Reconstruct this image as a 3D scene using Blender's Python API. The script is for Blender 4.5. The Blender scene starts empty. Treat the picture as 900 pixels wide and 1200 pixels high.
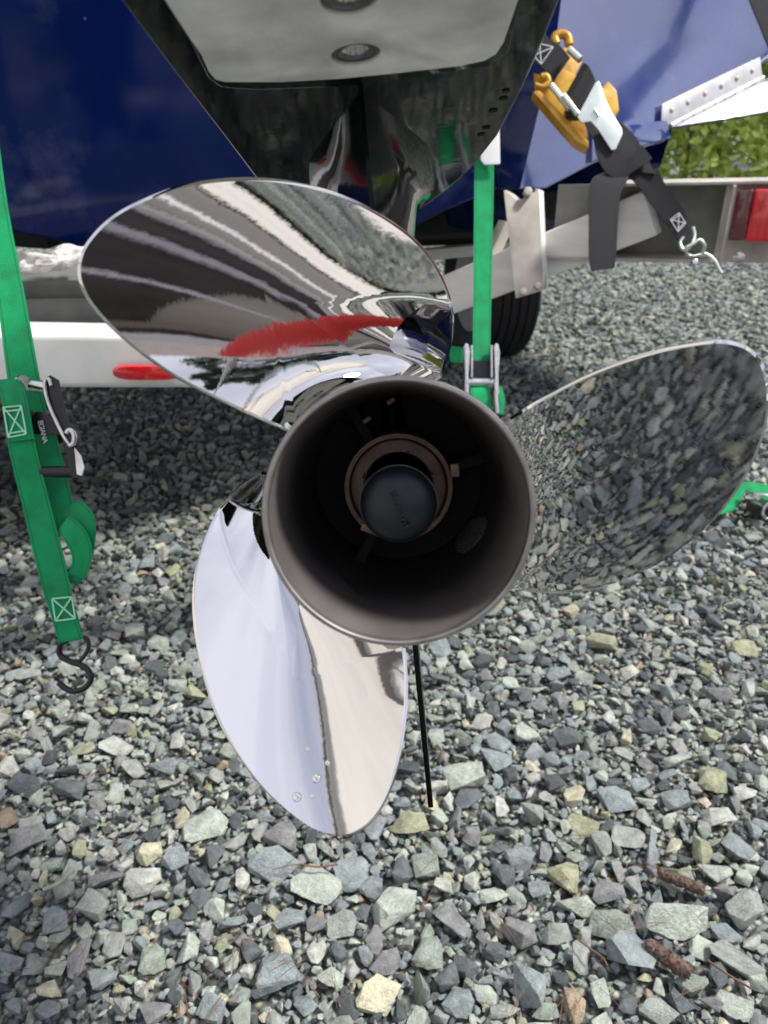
import bpy, bmesh, math, random
import numpy as np
from mathutils import Vector, Matrix, noise
R = random.Random(7)
S = bpy.context.scene
COL = S.collection
rad = math.radians

# ------------------------------------------------------------------ camera
TH = rad(27.0); CH = 0.95
CF = Vector((0, math.cos(TH), -math.sin(TH))); CU = Vector((0, math.sin(TH), math.cos(TH))); CR = Vector((1, 0, 0))
CP = Vector((0, 0, CH))
cam = bpy.data.cameras.new('camera'); camo = bpy.data.objects.new('camera', cam); COL.objects.link(camo)
camo.location = CP; camo.rotation_euler = (rad(90) - TH, 0, 0)
cam.sensor_fit = 'VERTICAL'; cam.sensor_height = 24; cam.lens = 18
cam.clip_start = 0.01; cam.clip_end = 3000
cam.dof.use_dof = True; cam.dof.focus_distance = 0.56; cam.dof.aperture_fstop = 7.5
S.camera = camo

# ------------------------------------------------------------------ world, sun
SUN_EL, SUN_AZ = rad(56), rad(90)          # azimuth clockwise from +Y
w = bpy.data.worlds.new('World'); S.world = w; w.use_nodes = True
nt = w.node_tree; nt.nodes.clear()
out = nt.nodes.new('ShaderNodeOutputWorld'); bg = nt.nodes.new('ShaderNodeBackground')
sky = nt.nodes.new('ShaderNodeTexSky'); sky.sky_type = 'NISHITA'; sky.sun_disc = False
sky.sun_elevation = SUN_EL; sky.sun_rotation = SUN_AZ
tc = nt.nodes.new('ShaderNodeTexCoord')
nz = nt.nodes.new('ShaderNodeTexNoise'); nz.inputs['Scale'].default_value = 1.6; nz.inputs['Detail'].default_value = 7; nz.inputs['Roughness'].default_value = .55
nz.inputs['Distortion'].default_value = .4
rmp = nt.nodes.new('ShaderNodeValToRGB'); rmp.color_ramp.elements[0].position = .22; rmp.color_ramp.elements[1].position = .42
nz2 = nt.nodes.new('ShaderNodeTexNoise'); nz2.inputs['Scale'].default_value = 2.6; nz2.inputs['Detail'].default_value = 6
rm2 = nt.nodes.new('ShaderNodeValToRGB')
rm2.color_ramp.elements[0].position = .35; rm2.color_ramp.elements[0].color = (3.5, 3.7, 4.5, 1)
rm2.color_ramp.elements[1].position = .62; rm2.color_ramp.elements[1].color = (5.9, 6.0, 7.1, 1)
mx = nt.nodes.new('ShaderNodeMix'); mx.data_type = 'RGBA'
L = nt.links.new
L(tc.outputs['Generated'], nz.inputs['Vector']); L(nz.outputs['Fac'], rmp.inputs[0]); L(rmp.outputs[0], mx.inputs[0])
L(tc.outputs['Generated'], nz2.inputs['Vector']); L(nz2.outputs['Fac'], rm2.inputs[0])
L(sky.outputs[0], mx.inputs[6]); L(rm2.outputs[0], mx.inputs[7]); L(mx.outputs[2], bg.inputs[0])
bg.inputs[1].default_value = 0.10
L(bg.outputs[0], out.inputs[0])
sun = bpy.data.lights.new('sun', 'SUN'); sun.energy = 2.9; sun.angle = rad(8); sun.color = (1, .97, .91)
suno = bpy.data.objects.new('sun', sun); COL.objects.link(suno)
sd = Vector((math.sin(SUN_AZ) * math.cos(SUN_EL), math.cos(SUN_AZ) * math.cos(SUN_EL), math.sin(SUN_EL)))
suno.rotation_euler = sd.to_track_quat('Z', 'Y').to_euler()
S.view_settings.view_transform = 'Standard'; S.view_settings.look = 'None'
S.view_settings.exposure = 0.95; S.view_settings.gamma = 1.0

# ------------------------------------------------------------------ pixel helpers (photo pixels 900x1200)
def ray(px, py): return CF + CR * ((px - 450) / 900) - CU * ((py - 600) / 900)
def P(px, py, d): return CP + ray(px, py) * d
def hit(px, py, p0, n):
    r = ray(px, py); t = (Vector(p0) - CP).dot(n) / r.dot(n); return CP + r * t
def G(px, py): return hit(px, py, (0, 0, 0), Vector((0, 0, 1)))

# ------------------------------------------------------------------ materials
def mat(name, col=(.5, .5, .5), rough=.5, metal=0, coat=0, noise_amt=0, scale=20, bump=0, bscale=60, col2=None, ior=None, rvar=0, coord='Object', detail=6, stretch=None, dist=0.002):
    m = bpy.data.materials.new(name); m.use_nodes = True
    t = m.node_tree; b = t.nodes['Principled BSDF']
    b.inputs['Base Color'].default_value = (*col, 1); b.inputs['Roughness'].default_value = rough
    b.inputs['Metallic'].default_value = metal; b.inputs['Coat Weight'].default_value = coat
    b.inputs['Coat Roughness'].default_value = .03
    if ior: b.inputs['IOR'].default_value = ior
    tc = t.nodes.new('ShaderNodeTexCoord'); vec = tc.outputs[coord]
    if stretch:
        mp = t.nodes.new('ShaderNodeMapping'); mp.inputs['Scale'].default_value = stretch
        t.links.new(vec, mp.inputs[0]); vec = mp.outputs[0]
    if noise_amt or col2:
        n = t.nodes.new('ShaderNodeTexNoise'); n.inputs['Scale'].default_value = scale; n.inputs['Detail'].default_value = detail
        t.links.new(vec, n.inputs['Vector'])
        r = t.nodes.new('ShaderNodeValToRGB'); r.color_ramp.elements[0].position = .32; r.color_ramp.elements[1].position = .68
        c2 = col2 if col2 else tuple(c * (1 - noise_amt) for c in col)
        r.color_ramp.elements[0].color = (*c2, 1); r.color_ramp.elements[1].color = (*col, 1)
        t.links.new(n.outputs['Fac'], r.inputs[0]); t.links.new(r.outputs[0], b.inputs['Base Color'])
    if rvar:
        n = t.nodes.new('ShaderNodeTexNoise'); n.inputs['Scale'].default_value = scale * 1.7; n.inputs['Detail'].default_value = 6
        t.links.new(vec, n.inputs['Vector'])
        mr = t.nodes.new('ShaderNodeMapRange'); mr.inputs['From Min'].default_value = .35; mr.inputs['From Max'].default_value = .7
        mr.inputs['To Min'].default_value = rough; mr.inputs['To Max'].default_value = rough + rvar
        t.links.new(n.outputs['Fac'], mr.inputs[0]); t.links.new(mr.outputs[0], b.inputs['Roughness'])
    if bump:
        n = t.nodes.new('ShaderNodeTexNoise'); n.inputs['Scale'].default_value = bscale; n.inputs['Detail'].default_value = 5
        t.links.new(vec, n.inputs['Vector'])
        bp = t.nodes.new('ShaderNodeBump'); bp.inputs['Strength'].default_value = bump; bp.inputs['Distance'].default_value = dist
        t.links.new(n.outputs['Fac'], bp.inputs['Height']); t.links.new(bp.outputs[0], b.inputs['Normal'])
    return m

def ripple(m):
    t = m.node_tree; b = t.nodes['Principled BSDF']; old = b.inputs['Normal'].links[0].from_socket
    old.node.inputs['Height'].links[0].from_node.inputs['Detail'].default_value = 1.6
    tc = t.nodes.new('ShaderNodeTexCoord'); n = t.nodes.new('ShaderNodeTexNoise'); n.inputs['Scale'].default_value = 260; n.inputs['Detail'].default_value = 2
    t.links.new(tc.outputs['Object'], n.inputs['Vector'])
    bp = t.nodes.new('ShaderNodeBump'); bp.inputs['Strength'].default_value = .010; bp.inputs['Distance'].default_value = .0006
    t.links.new(n.outputs['Fac'], bp.inputs['Height']); t.links.new(old, bp.inputs['Normal']); t.links.new(bp.outputs[0], b.inputs['Normal'])
def web_mat(name, col):
    """woven webbing: fine cross ribs from UV (u across 0..1, v metres along)"""
    m = mat(name, col, .62); t = m.node_tree; b = t.nodes['Principled BSDF']
    uv = t.nodes.new('ShaderNodeUVMap'); sp = t.nodes.new('ShaderNodeSeparateXYZ'); t.links.new(uv.outputs[0], sp.inputs[0])
    def mth(op, a, v=None, b_=None):
        n = t.nodes.new('ShaderNodeMath'); n.operation = op; t.links.new(a, n.inputs[0])
        if v is not None: n.inputs[1].default_value = v
        if b_ is not None: t.links.new(b_, n.inputs[1])
        return n.outputs[0]
    ribs = mth('SINE', mth('MULTIPLY', sp.outputs[1], 2 * math.pi * 620))
    across = mth('SINE', mth('MULTIPLY', sp.outputs[0], 2 * math.pi * 16))
    h = mth('ADD', ribs, b_=mth('MULTIPLY', across, .5))
    bp = t.nodes.new('ShaderNodeBump'); bp.inputs['Strength'].default_value = .55; bp.inputs['Distance'].default_value = .0006
    t.links.new(h, bp.inputs['Height']); t.links.new(bp.outputs[0], b.inputs['Normal'])
    # two darker selvedge threads + dirt
    n = t.nodes.new('ShaderNodeTexNoise'); n.inputs['Scale'].default_value = 35; n.inputs['Detail'].default_value = 5
    tc = t.nodes.new('ShaderNodeTexCoord'); t.links.new(tc.outputs['Object'], n.inputs['Vector'])
    r = t.nodes.new('ShaderNodeValToRGB'); r.color_ramp.elements[0].position = .3; r.color_ramp.elements[1].position = .6
    r.color_ramp.elements[0].color = (*[c * .66 + .004 for c in col], 1); r.color_ramp.elements[1].color = (*col, 1)
    t.links.new(n.outputs['Fac'], r.inputs[0])
    e = mth('ABSOLUTE', mth('SUBTRACT', sp.outputs[0], .5)); g = mth('LESS_THAN', mth('ABSOLUTE', mth('SUBTRACT', e, .41)), .018)
    mxx = t.nodes.new('ShaderNodeMix'); mxx.data_type = 'RGBA'; t.links.new(g, mxx.inputs[0]); t.links.new(r.outputs[0], mxx.inputs[6])
    mxx.inputs[7].default_value = (*[c * .45 for c in col], 1); t.links.new(mxx.outputs[2], b.inputs['Base Color'])
    b.inputs['Sheen Weight'].default_value = .04; b.inputs['Specular IOR Level'].default_value = .3
    return m

M = {}
M['steel'] = mat('polished_stainless', (.69, .675, .66), .006, 1, rvar=.014, scale=9, bump=.055, bscale=13, dist=.004)
ripple(M['steel'])
M['steel_dull'] = mat('zinc_plated_steel', (.72, .72, .71), .3, 1, noise_amt=.25, scale=60)
M['zinc_pale'] = mat('pale_green_zinc', (.62, .68, .63), .36, .75, noise_amt=.15, scale=50)
M['exhaust'] = mat('sooty_shaded_metal', (.165, .152, .145), .5, .30, col2=(.105, .096, .092), scale=14, bump=.3, bscale=300, dist=.0004, rvar=.2)
M['rim'] = mat('worn_barrel_rim', (.29, .272, .262), .40, .7, noise_amt=.35, scale=80)
M['brown'] = mat('brown_stained_hub', (.145, .090, .060), .5, .35, noise_amt=.5, scale=90)
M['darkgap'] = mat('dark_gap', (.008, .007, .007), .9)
M['soot'] = mat('crusty_soot', (.075, .07, .068), .95, 0, noise_amt=.7, scale=700, bump=1, bscale=900, dist=.0015)
def soot_shade(m):  # soot tone, darkened with depth to paint in the shade of the bore
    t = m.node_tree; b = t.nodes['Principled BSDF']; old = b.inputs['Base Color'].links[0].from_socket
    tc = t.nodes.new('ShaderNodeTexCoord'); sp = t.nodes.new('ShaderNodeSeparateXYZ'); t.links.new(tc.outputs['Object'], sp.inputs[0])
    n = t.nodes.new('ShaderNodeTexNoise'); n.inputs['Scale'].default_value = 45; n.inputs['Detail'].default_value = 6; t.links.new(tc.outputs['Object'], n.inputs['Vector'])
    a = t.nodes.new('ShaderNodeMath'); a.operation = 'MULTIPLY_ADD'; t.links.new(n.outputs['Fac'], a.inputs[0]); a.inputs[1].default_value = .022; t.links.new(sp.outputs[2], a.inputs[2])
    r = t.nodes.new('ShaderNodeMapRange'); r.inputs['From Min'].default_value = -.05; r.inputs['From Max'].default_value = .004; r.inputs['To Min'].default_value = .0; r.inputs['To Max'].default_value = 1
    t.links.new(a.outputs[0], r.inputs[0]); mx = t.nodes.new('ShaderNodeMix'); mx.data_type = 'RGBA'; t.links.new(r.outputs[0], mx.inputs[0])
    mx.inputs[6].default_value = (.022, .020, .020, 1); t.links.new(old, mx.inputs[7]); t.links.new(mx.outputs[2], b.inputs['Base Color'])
soot_shade(M['exhaust'])
M['capblack'] = mat('black_satin_cap', (.009, .011, .015), .36, 0, ior=1.38, bump=.08, bscale=700, dist=.0003)
M['gloss'] = mat('glossy_black_paint', (.004, .005, .0055), .04, 0, coat=0, ior=1.2, bump=.06, bscale=45, rvar=.05, dist=.002)
M['anode'] = mat('cast_zinc_anode', (.80, .80, .77), .75, 0, col2=(.46, .46, .45), scale=30, bump=1.0, bscale=420, dist=.0006, detail=9)
M['boltm'] = mat('bolt_steel', (.16, .16, .165), .32, .9, noise_amt=.3, scale=120)
M['boltb'] = mat('bright_socket', (.75, .74, .72), .18, 1)
M['rust'] = mat('rusty_socket_floor', (.06, .028, .018), .8, .2, noise_amt=.5, scale=400)
M['hull'] = mat('deep_blue_gelcoat', (.0015, .0095, .072), .06, 0, coat=0, ior=1.33, col2=(.001, .007, .056), scale=5, rvar=.09, bump=.03, bscale=9, dist=.004)
M['alu'] = mat('brushed_aluminium', (.84, .82, .80), .42, .12, col2=(.72, .70, .68), scale=11, bump=.15, bscale=160, rvar=.15, stretch=(1, 1, 4), dist=.0006)
M['aluw'] = mat('oxidised_white_aluminium', (.72, .72, .71), .42, .15, col2=(.60, .60, .59), scale=14, rvar=.1, bump=.1, bscale=120, dist=.0006)
M['tabalu'] = mat('trim_tab_aluminium', (.62, .61, .62), .38, .55, col2=(.50, .49, .50), scale=30, rvar=.15)
M['flap'] = mat('bare_tab_metal', (.42, .43, .46), .28, .9, col2=(.34, .35, .38), scale=30, rvar=.15)
M['galv'] = mat('galvanised_tan', (.50, .455, .41), .55, .3, col2=(.33, .30, .265), scale=18, rvar=.1, bump=.2, bscale=90, dist=.0008)
M['dkalu'] = mat('weathered_channel', (.24, .245, .225), .55, .4, noise_amt=.4, scale=14)
M['rubber'] = mat('tyre_rubber', (.022, .022, .023), .75, 0, noise_amt=.45, scale=40, bump=.3, bscale=260, dist=.0008)
M['red'] = mat('red_reflector', (.68, .008, .015), .12, 0, coat=1, noise_amt=.4, scale=260)
M['redlens'] = mat('red_lens', (.72, .008, .02), .14, 0, coat=1, bump=.3, bscale=220, dist=.001, noise_amt=.25, scale=40)
M['dkred'] = mat('dark_red_lens', (.12, .004, .012), .2, 0, coat=1, noise_amt=.4, scale=30)
M['green'] = web_mat('green_webbing', (.0, .34, .11))
M['black'] = web_mat('black_webbing', (.013, .013, .016))
M['stitch'] = mat('pale_stitching', (.36, .72, .50), .8)
M['stitchw'] = mat('white_stitching', (.6, .6, .62), .8)
M['print'] = mat('white_print', (.7, .7, .7), .6)
M['chrome'] = mat('chrome_ratchet', (.70, .69, .68), .14, 1, noise_amt=.3, scale=90, rvar=.15)
M['blackmetal'] = mat('black_coated_metal', (.012, .012, .014), .3, .2, bump=.1, bscale=120)
M['yellow'] = mat('yellow_coated_plate', (.62, .36, .025), .38, .15, col2=(.38, .17, .012), scale=30, bump=.1, bscale=80)
M['paper'] = mat('crumpled_white_wrap', (.72, .71, .69), .7, 0, bump=.9, bscale=110, col2=(.52, .48, .43), scale=26, dist=.004)
M['bark'] = mat('brown_bark', (.20, .13, .10), .9, 0, col2=(.035, .024, .02), scale=300, bump=1, bscale=220, dist=.003)
M['needle'] = mat('dry_needle', (.20, .10, .06), .8, 0, noise_amt=.5, scale=60)
M['greenneedle'] = mat('green_blade', (.13, .22, .07), .7)

# ------------------------------------------------------------------ mesh helpers
def link(name, me, m=None, parent=None, smooth=True, sharp=None):
    o = bpy.data.objects.new(name, me); COL.objects.link(o)
    if m is not None: me.materials.append(m)
    if parent is not None: o.parent = parent
    if smooth: me.polygons.foreach_set('use_smooth', [True] * len(me.polygons))
    if sharp is not None:
        try: me.set_sharp_from_angle(angle=rad(sharp))
        except Exception: pass
    return o
def empty(name, label, cat, mtx=None, group=None, loc=None):
    o = bpy.data.objects.new(name, None); COL.objects.link(o); o.empty_display_size = .05
    if mtx is not None: o.matrix_world = mtx
    if loc is not None: o.location = loc
    o['label'] = label; o['category'] = cat
    if group: o['group'] = group
    return o
def tag(o, label, cat, group=None):
    o['label'] = label; o['category'] = cat
    if group: o['group'] = group
    return o
def struct(o): o['kind'] = 'structure'; return o
def mesh(verts, faces, name='m'):
    me = bpy.data.meshes.new(name); me.from_pydata([tuple(v) for v in verts], [], faces); me.update(); return me
def part(name, verts, faces, m, parent=None, smooth=True, sharp=35, bevel=0, seg=2):
    me = mesh(verts, faces, name)
    bm = bmesh.new(); bm.from_mesh(me)
    bmesh.ops.recalc_face_normals(bm, faces=bm.faces)
    if bevel:
        es = [e for e in bm.edges if len(e.link_faces) == 2 and e.calc_face_angle(0) > rad(25)]
        bmesh.ops.bevel(bm, geom=es, offset=bevel, segments=seg, profile=.6, affect='EDGES')
    bm.to_mesh(me); bm.free()
    return link(name, me, m, parent, smooth, sharp)
def loc_of(parent, pts):
    """world points to the parent's local space"""
    if parent is None: return [Vector(p) for p in pts]
    inv = parent.matrix_world.inverted() if parent.parent is None else (parent.parent.matrix_world @ parent.matrix_basis).inverted()
    return [inv @ Vector(p) for p in pts]
def prism(name, poly, ext, m, parent=None, bevel=0, sharp=35, seg=2, world=True):
    """polygon (world points) extruded by vector ext"""
    a = [Vector(p) for p in poly]; b = [p + Vector(ext) for p in a]
    v = a + b
    if world: v = loc_of(parent, v)
    n = len(a)
    f = [list(range(n)), list(range(2 * n - 1, n - 1, -1))] + [[i, i + n, (i + 1) % n + n, (i + 1) % n] for i in range(n)]
    return part(name, v, f, m, parent, bevel=bevel, sharp=sharp, seg=seg)
def rbox(name, c, ax, m, parent=None, bevel=.002, seg=2):
    """box at world centre c with three full-length edge vectors"""
    c = Vector(c); x, y, z = [Vector(a) * .5 for a in ax]
    vs = [c + x * i + y * j + z * k for i in (-1, 1) for j in (-1, 1) for k in (-1, 1)]
    f = [(0, 1, 3, 2), (4, 6, 7, 5), (0, 4, 5, 1), (2, 3, 7, 6), (0, 2, 6, 4), (1, 5, 7, 3)]
    return part(name, loc_of(parent, vs), f, m, parent, bevel=bevel, seg=seg)
def crom(pts, n=6, closed=False):
    pts = [Vector(p) for p in pts]; N = len(pts); res = []
    rng = range(N) if closed else range(N - 1)
    for i in rng:
        p0 = pts[(i - 1) % N] if closed or i > 0 else pts[0] * 2 - pts[1]
        p1 = pts[i]; p2 = pts[(i + 1) % N]
        p3 = pts[(i + 2) % N] if closed or i + 2 < N else p2 * 2 - p1
        for k in range(n):
            t = k / n
            res.append(.5 * ((2 * p1) + (-p0 + p2) * t + (2 * p0 - 5 * p1 + 4 * p2 - p3) * t * t + (-p0 + 3 * p1 - 3 * p2 + p3) * t ** 3))
    if not closed: res.append(pts[-1])
    return res
def tube(name, pts, r, m, parent=None, n=10, closed=False, smooth_pts=0, world=True, rfun=None):
    pts = [Vector(p) for p in pts]
    if smooth_pts: pts = crom(pts, smooth_pts, closed)
    if world: pts = loc_of(parent, pts)
    N = len(pts); vs = []; fs = []; up = None
    for i, p in enumerate(pts):
        a = pts[(i + 1) % N] if closed or i < N - 1 else p
        b = pts[(i - 1) % N] if closed or i > 0 else p
        t = (a - b).normalized()
        if up is None:
            up = t.orthogonal().normalized()
        up = (up - t * up.dot(t)).normalized(); s = t.cross(up)
        rr = r if rfun is None else r * rfun(i / max(1, N - 1))
        for k in range(n):
            an = 2 * math.pi * k / n
            vs.append(p + (up * math.cos(an) + s * math.sin(an)) * rr)
    for i in range(N if closed else N - 1):
        j = (i + 1) % N
        for k in range(n):
            fs.append((i * n + k, i * n + (k + 1) % n, j * n + (k + 1) % n, j * n + k))
    if not closed: fs += [tuple(range(n - 1, -1, -1)), tuple((N - 1) * n + k for k in range(n))]
    return part(name, vs, fs, m, parent, sharp=60)
def lathe(name, prof, m, parent=None, n=96, mtx=None, closed=False, sharp=30, caps=False):
    """prof: (r, z) list revolved about local z"""
    vs = []; fs = []; K = len(prof)
    for i in range(n):
        a = 2 * math.pi * i / n
        for r, z in prof: vs.append(Vector((r * math.cos(a), r * math.sin(a), z)))
    for i in range(n):
        j = (i + 1) % n
        for k in range(K if closed else K - 1):
            l = (k + 1) % K
            fs.append((i * K + k, j * K + k, j * K + l, i * K + l))
    if mtx is not None: vs = [mtx @ v for v in vs]
    me = mesh(vs, fs, name); bm = bmesh.new(); bm.from_mesh(me)
    bmesh.ops.remove_doubles(bm, verts=bm.verts, dist=1e-6); bmesh.ops.recalc_face_normals(bm, faces=bm.faces)
    bm.to_mesh(me); bm.free()
    return link(name, me, m, parent, True, sharp)
def ribbon(name, A, B, m, parent=None, thick=.0016, sub=6):
    """webbing strip between left edge A and right edge B (world points)"""
    a = crom(A, sub); b = crom(B, sub); N = len(a)
    vs = []; uv = []; L_ = 0; NX = 4
    for i in range(N):
        if i: L_ += ((a[i] + b[i]) / 2 - (a[i - 1] + b[i - 1]) / 2).length
        t = ((a[min(i + 1, N - 1)] + b[min(i + 1, N - 1)]) - (a[max(i - 1, 0)] + b[max(i - 1, 0)]))
        nrm = t.cross(b[i] - a[i]); nrm = nrm.normalized() if nrm.length > 1e-9 else Vector((0, -1, 0))
        for s in (1, -1):
            for k in range(NX + 1):
                u = k / NX; p = a[i].lerp(b[i], u) + nrm * (s * thick / 2)
                vs.append(p); uv.append((u, L_))
    W_ = 2 * (NX + 1); fs = []
    for i in range(N - 1):
        o = i * W_; q = o + W_
        for k in range(NX):
            fs.append((o + k, o + k + 1, q + k + 1, q + k))
            c = NX + 1
            fs.append((o + c + k, q + c + k, q + c + k + 1, o + c + k + 1))
        fs.append((o, q, q + NX + 1, o + NX + 1)); fs.append((o + NX, o + W_ - 1, q + W_ - 1, q + NX))
    for o in (0, (N - 1) * W_):
        for k in range(NX): fs.append((o + k, o + k + 1, o + NX + 2 + k, o + NX + 1 + k))
    me = mesh(loc_of(parent, vs), fs, name)
    ul = me.uv_layers.new(name='UVMap'); me.validate()
    for lp in me.loops: ul.data[lp.index].uv = uv[lp.vertex_index]
    bm = bmesh.new(); bm.from_mesh(me); bmesh.ops.recalc_face_normals(bm, faces=bm.faces); bm.to_mesh(me); bm.free()
    return link(name, me, m, parent, True, 40)
def W(lst):
    """pixel ribbon rows (lx,ly,rx,ry,d[,d2]) to edge lists"""
    A = []; B = []
    for r in lst:
        d = r[4]; d2 = r[5] if len(r) > 5 else d
        A.append(P(r[0], r[1], d)); B.append(P(r[2], r[3], d2))
    return A, B
def pixpoly(pts, d): return [P(x, y, d) for x, y in pts]
def textmesh(name, s, size, m, parent, mtx, ext=.0003, bold=0.0, space=1.0):
    c = bpy.data.curves.new(name, 'FONT'); c.body = s; c.size = size; c.extrude = ext; c.offset = bold; c.align_x = 'CENTER'; c.align_y = 'CENTER'; c.space_character = space
    o = bpy.data.objects.new(name + '_tmp', c); COL.objects.link(o)
    bpy.context.view_layer.update()
    me = bpy.data.meshes.new_from_object(o.evaluated_get(bpy.context.evaluated_depsgraph_get()))
    bpy.data.objects.remove(o); bpy.data.curves.remove(c)
    me.name = name; me.transform(mtx); me.materials.clear()
    return link(name, me, m, parent, False)
def stitch_box(parent, corners, m, lift, r=.0008, name='stitching', extra=True):
    """box with a cross, sewn on the webbing: corners tl,tr,br,bl in world space"""
    tl, tr, br, bl = [Vector(c) + lift for c in corners]
    segs = [(tl, tr), (tr, br), (br, bl), (bl, tl), (tl, br), (tr, bl)]
    if extra: segs += [(tl.lerp(bl, .14), tr.lerp(br, .14)), (tl.lerp(bl, .88), tr.lerp(br, .88))]
    vs = []; fs = []
    for a, b in segs:
        d = (b - a).normalized(); n = lift.normalized(); s = d.cross(n).normalized() * r; h = n * r * .5
        o = len(vs); vs += [a + s + h, a - s + h, b - s + h, b + s + h, a + s - h, a - s - h, b - s - h, b + s - h]
        fs += [(o, o + 1, o + 2, o + 3), (o, o + 3, o + 7, o + 4), (o + 1, o + 5, o + 6, o + 2), (o, o + 4, o + 5, o + 1), (o + 3, o + 2, o + 6, o + 7)]
    return part(name, loc_of(parent, vs), fs, m, parent, smooth=False, sharp=None)

#@@PROP
# ------------------------------------------------------------------ engine frame: local x right, y up, z aft (towards the photographer)
Ac = Vector((.019, .1756, 1)).normalized()
Uc = Vector((-.093, 1, 0)); Uc = (Uc - Ac * Uc.dot(Ac)).normalized()
def c2w(v): return CR * v.x + CU * v.y + CF * v.z
Aw, Uw = c2w(Ac), c2w(Uc); Zw = -Aw; Xw = Uw.cross(Zw).normalized()
O = P(467, 604, .352)
E = Matrix(((Xw.x, Uw.x, Zw.x, O.x), (Xw.y, Uw.y, Zw.y, O.y), (Xw.z, Uw.z, Zw.z, O.z), (0, 0, 0, 1)))
Ei = E.inverted(); CL = Ei @ CP
def rayL(px, py): return (Ei.to_3x3() @ ray(px, py))
HUB = .0545
PRM = {125: (.042, .3302, 1.3949, .0989, -.1744, .0157, .02), 5: (.0581, .0771, 2.2018, .2118, -.0987, .0012, .0081), 243: (.042, .3302, 1.3949, .0989, -.1744, .0157, .02)}
def surf(x, y, tb):
    r = math.hypot(x, y); ph = (math.atan2(y, x) - tb + math.pi) % (2 * math.pi) - math.pi
    rr = max(r - HUB, -.01)
    k, r1, r2, tw, cam, cv, fil = PRM[round(math.degrees(tb))]
    z = -.068 + k * ph + r1 * rr + r2 * rr * rr + tw * ph * rr + cam * ph * ph * rr + cv * ph * ph * min(1, rr / .05)
    z += fil * math.exp(-max(0, r - .060) / .010) * math.exp(-(ph / .9) ** 2)
    return z
def midr(z):
    pr = [(.0616, 0), (.0605, -.012), (.0594, -.02), (.0572, -.038), (.0546, -.06), (.0533, -.09), (.0533, -.2)]
    if z > 0: return .0616
    for (r0, z0), (r1, z1) in zip(pr, pr[1:]):
        if z1 <= z <= z0: return r0 + (r1 - r0) * (z - z0) / (z1 - z0)
    return .0533
def unproject(px, py, tb):
    d = rayL(px, py); f = lambda t: (CL + d * t).z - surf((CL + d * t).x, (CL + d * t).y, tb)
    lo = .2; hi = None; t = .2
    while t < .8:
        if f(t) < 0: hi = t; break
        lo = t; t += .004
    if hi is None: hi = .45
    for _ in range(30):
        mdl = (lo + hi) / 2
        if f(mdl) > 0: lo = mdl
        else: hi = mdl
    p = CL + d * lo; return (p.x, p.y)
prop = empty('boat_propeller', 'polished stainless three blade propeller with open dark barrel on the outboard', 'propeller', E)
BL = [
 (125, [(337, 502), (300, 486), (250, 462), (200, 435), (150, 398), (115, 363), (98, 335), (95, 310), (105, 285), (132, 257), (170, 236), (220, 219), (280, 212), (340, 216), (400, 232), (450, 257), (490, 288), (515, 325), (528, 365), (526, 402), (514, 441)], (74, 146)),
 (5, [(590, 498), (640, 468), (700, 438), (760, 417), (810, 406), (850, 403), (880, 414), (895, 440), (898, 480), (888, 522), (865, 568), (830, 612), (780, 652), (722, 680), (675, 691), (635, 692), (602, 688)], (-34, 34)),
 (243, [(471, 757), (474, 805), (470, 862), (458, 916), (440, 954), (418, 973), (395, 978), (362, 968), (320, 934), (284, 889), (255, 835), (236, 772), (228, 712), (233, 662), (252, 610), (280, 574), (309, 556)], (178, 268))]
tips = []
for tb_, pts, (a0, a1) in BL:
    tb = rad(tb_)
    ol = [unproject(x, y, tb) for x, y in pts]
    tips.append(max(math.hypot(*p) for p in ol))
    ol = [(p.x, p.y) for p in crom([Vector((x, y, 0)) for x, y in ol], 8)]
    r0 = math.hypot(*ol[-1]); r1 = math.hypot(*ol[0]); nh = 44
    hubpts = []
    for k in range(1, nh):
        a = rad(a0 + (a1 - a0) * k / nh); rh = .056
        for _ in range(6): rh = midr(surf(rh * math.cos(a), rh * math.sin(a), tb))
        hubpts.append((rh * math.cos(a), rh * math.sin(a)))
    hubpts = hubpts if True else hubpts
    ol = ol + hubpts
    N = len(ol); cx = sum(p[0] for p in ol[:-nh + 1]) / (N - nh + 1); cy = sum(p[1] for p in ol[:-nh + 1]) / (N - nh + 1)
    NR = 26; vs = []; fs = []
    rhos = [math.sin(i / NR * math.pi / 2) ** .9 for i in range(1, NR + 1)]
    def th_(rho): return .0022 + .0042 * (1 - rho ** 4)
    f0 = [Vector((cx, cy, surf(cx, cy, tb)))]; b0 = [Vector((cx, cy, surf(cx, cy, tb) - th_(0)))]
    for rho in rhos:
        for (x, y) in ol:
            X = cx + (x - cx) * rho; Y = cy + (y - cy) * rho; z = surf(X, Y, tb)
            f0.append(Vector((X, Y, z))); b0.append(Vector((X, Y, z - th_(rho))))
    # rounded edge: one more ring slightly outside and below the face
    for qi, (x, y) in enumerate(ol):
        d = Vector((x - cx, y - cy)).normalized() * (.0018 if qi < N - nh + 1 else 0); z = surf(x, y, tb)
        f0.append(Vector((x + d.x, y + d.y, z - .0008)))
    nF = len(f0); vs = f0 + b0
    for i in range(N):
        j = (i + 1) % N
        fs.append((0, 1 + i, 1 + j)); fs.append((nF, nF + 1 + j, nF + 1 + i))
        for q in range(NR):
            if q < NR:
                o, p = 1 + q * N, 1 + (q + 1) * N
                fs.append((o + i, p + i, p + j, o + j))
            if q < NR - 1:
                o, p = nF + 1 + q * N, nF + 1 + (q + 1) * N
                fs.append((o + i, o + j, p + j, p + i))
        o, p = 1 + NR * N, nF + 1 + (NR - 1) * N
        fs.append((o + i, p + i, p + j, o + j))
    b = part('blade', vs, fs, M['steel'], prop, sharp=60)
print('TIP RADII', [round(t, 3) for t in tips])
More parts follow.
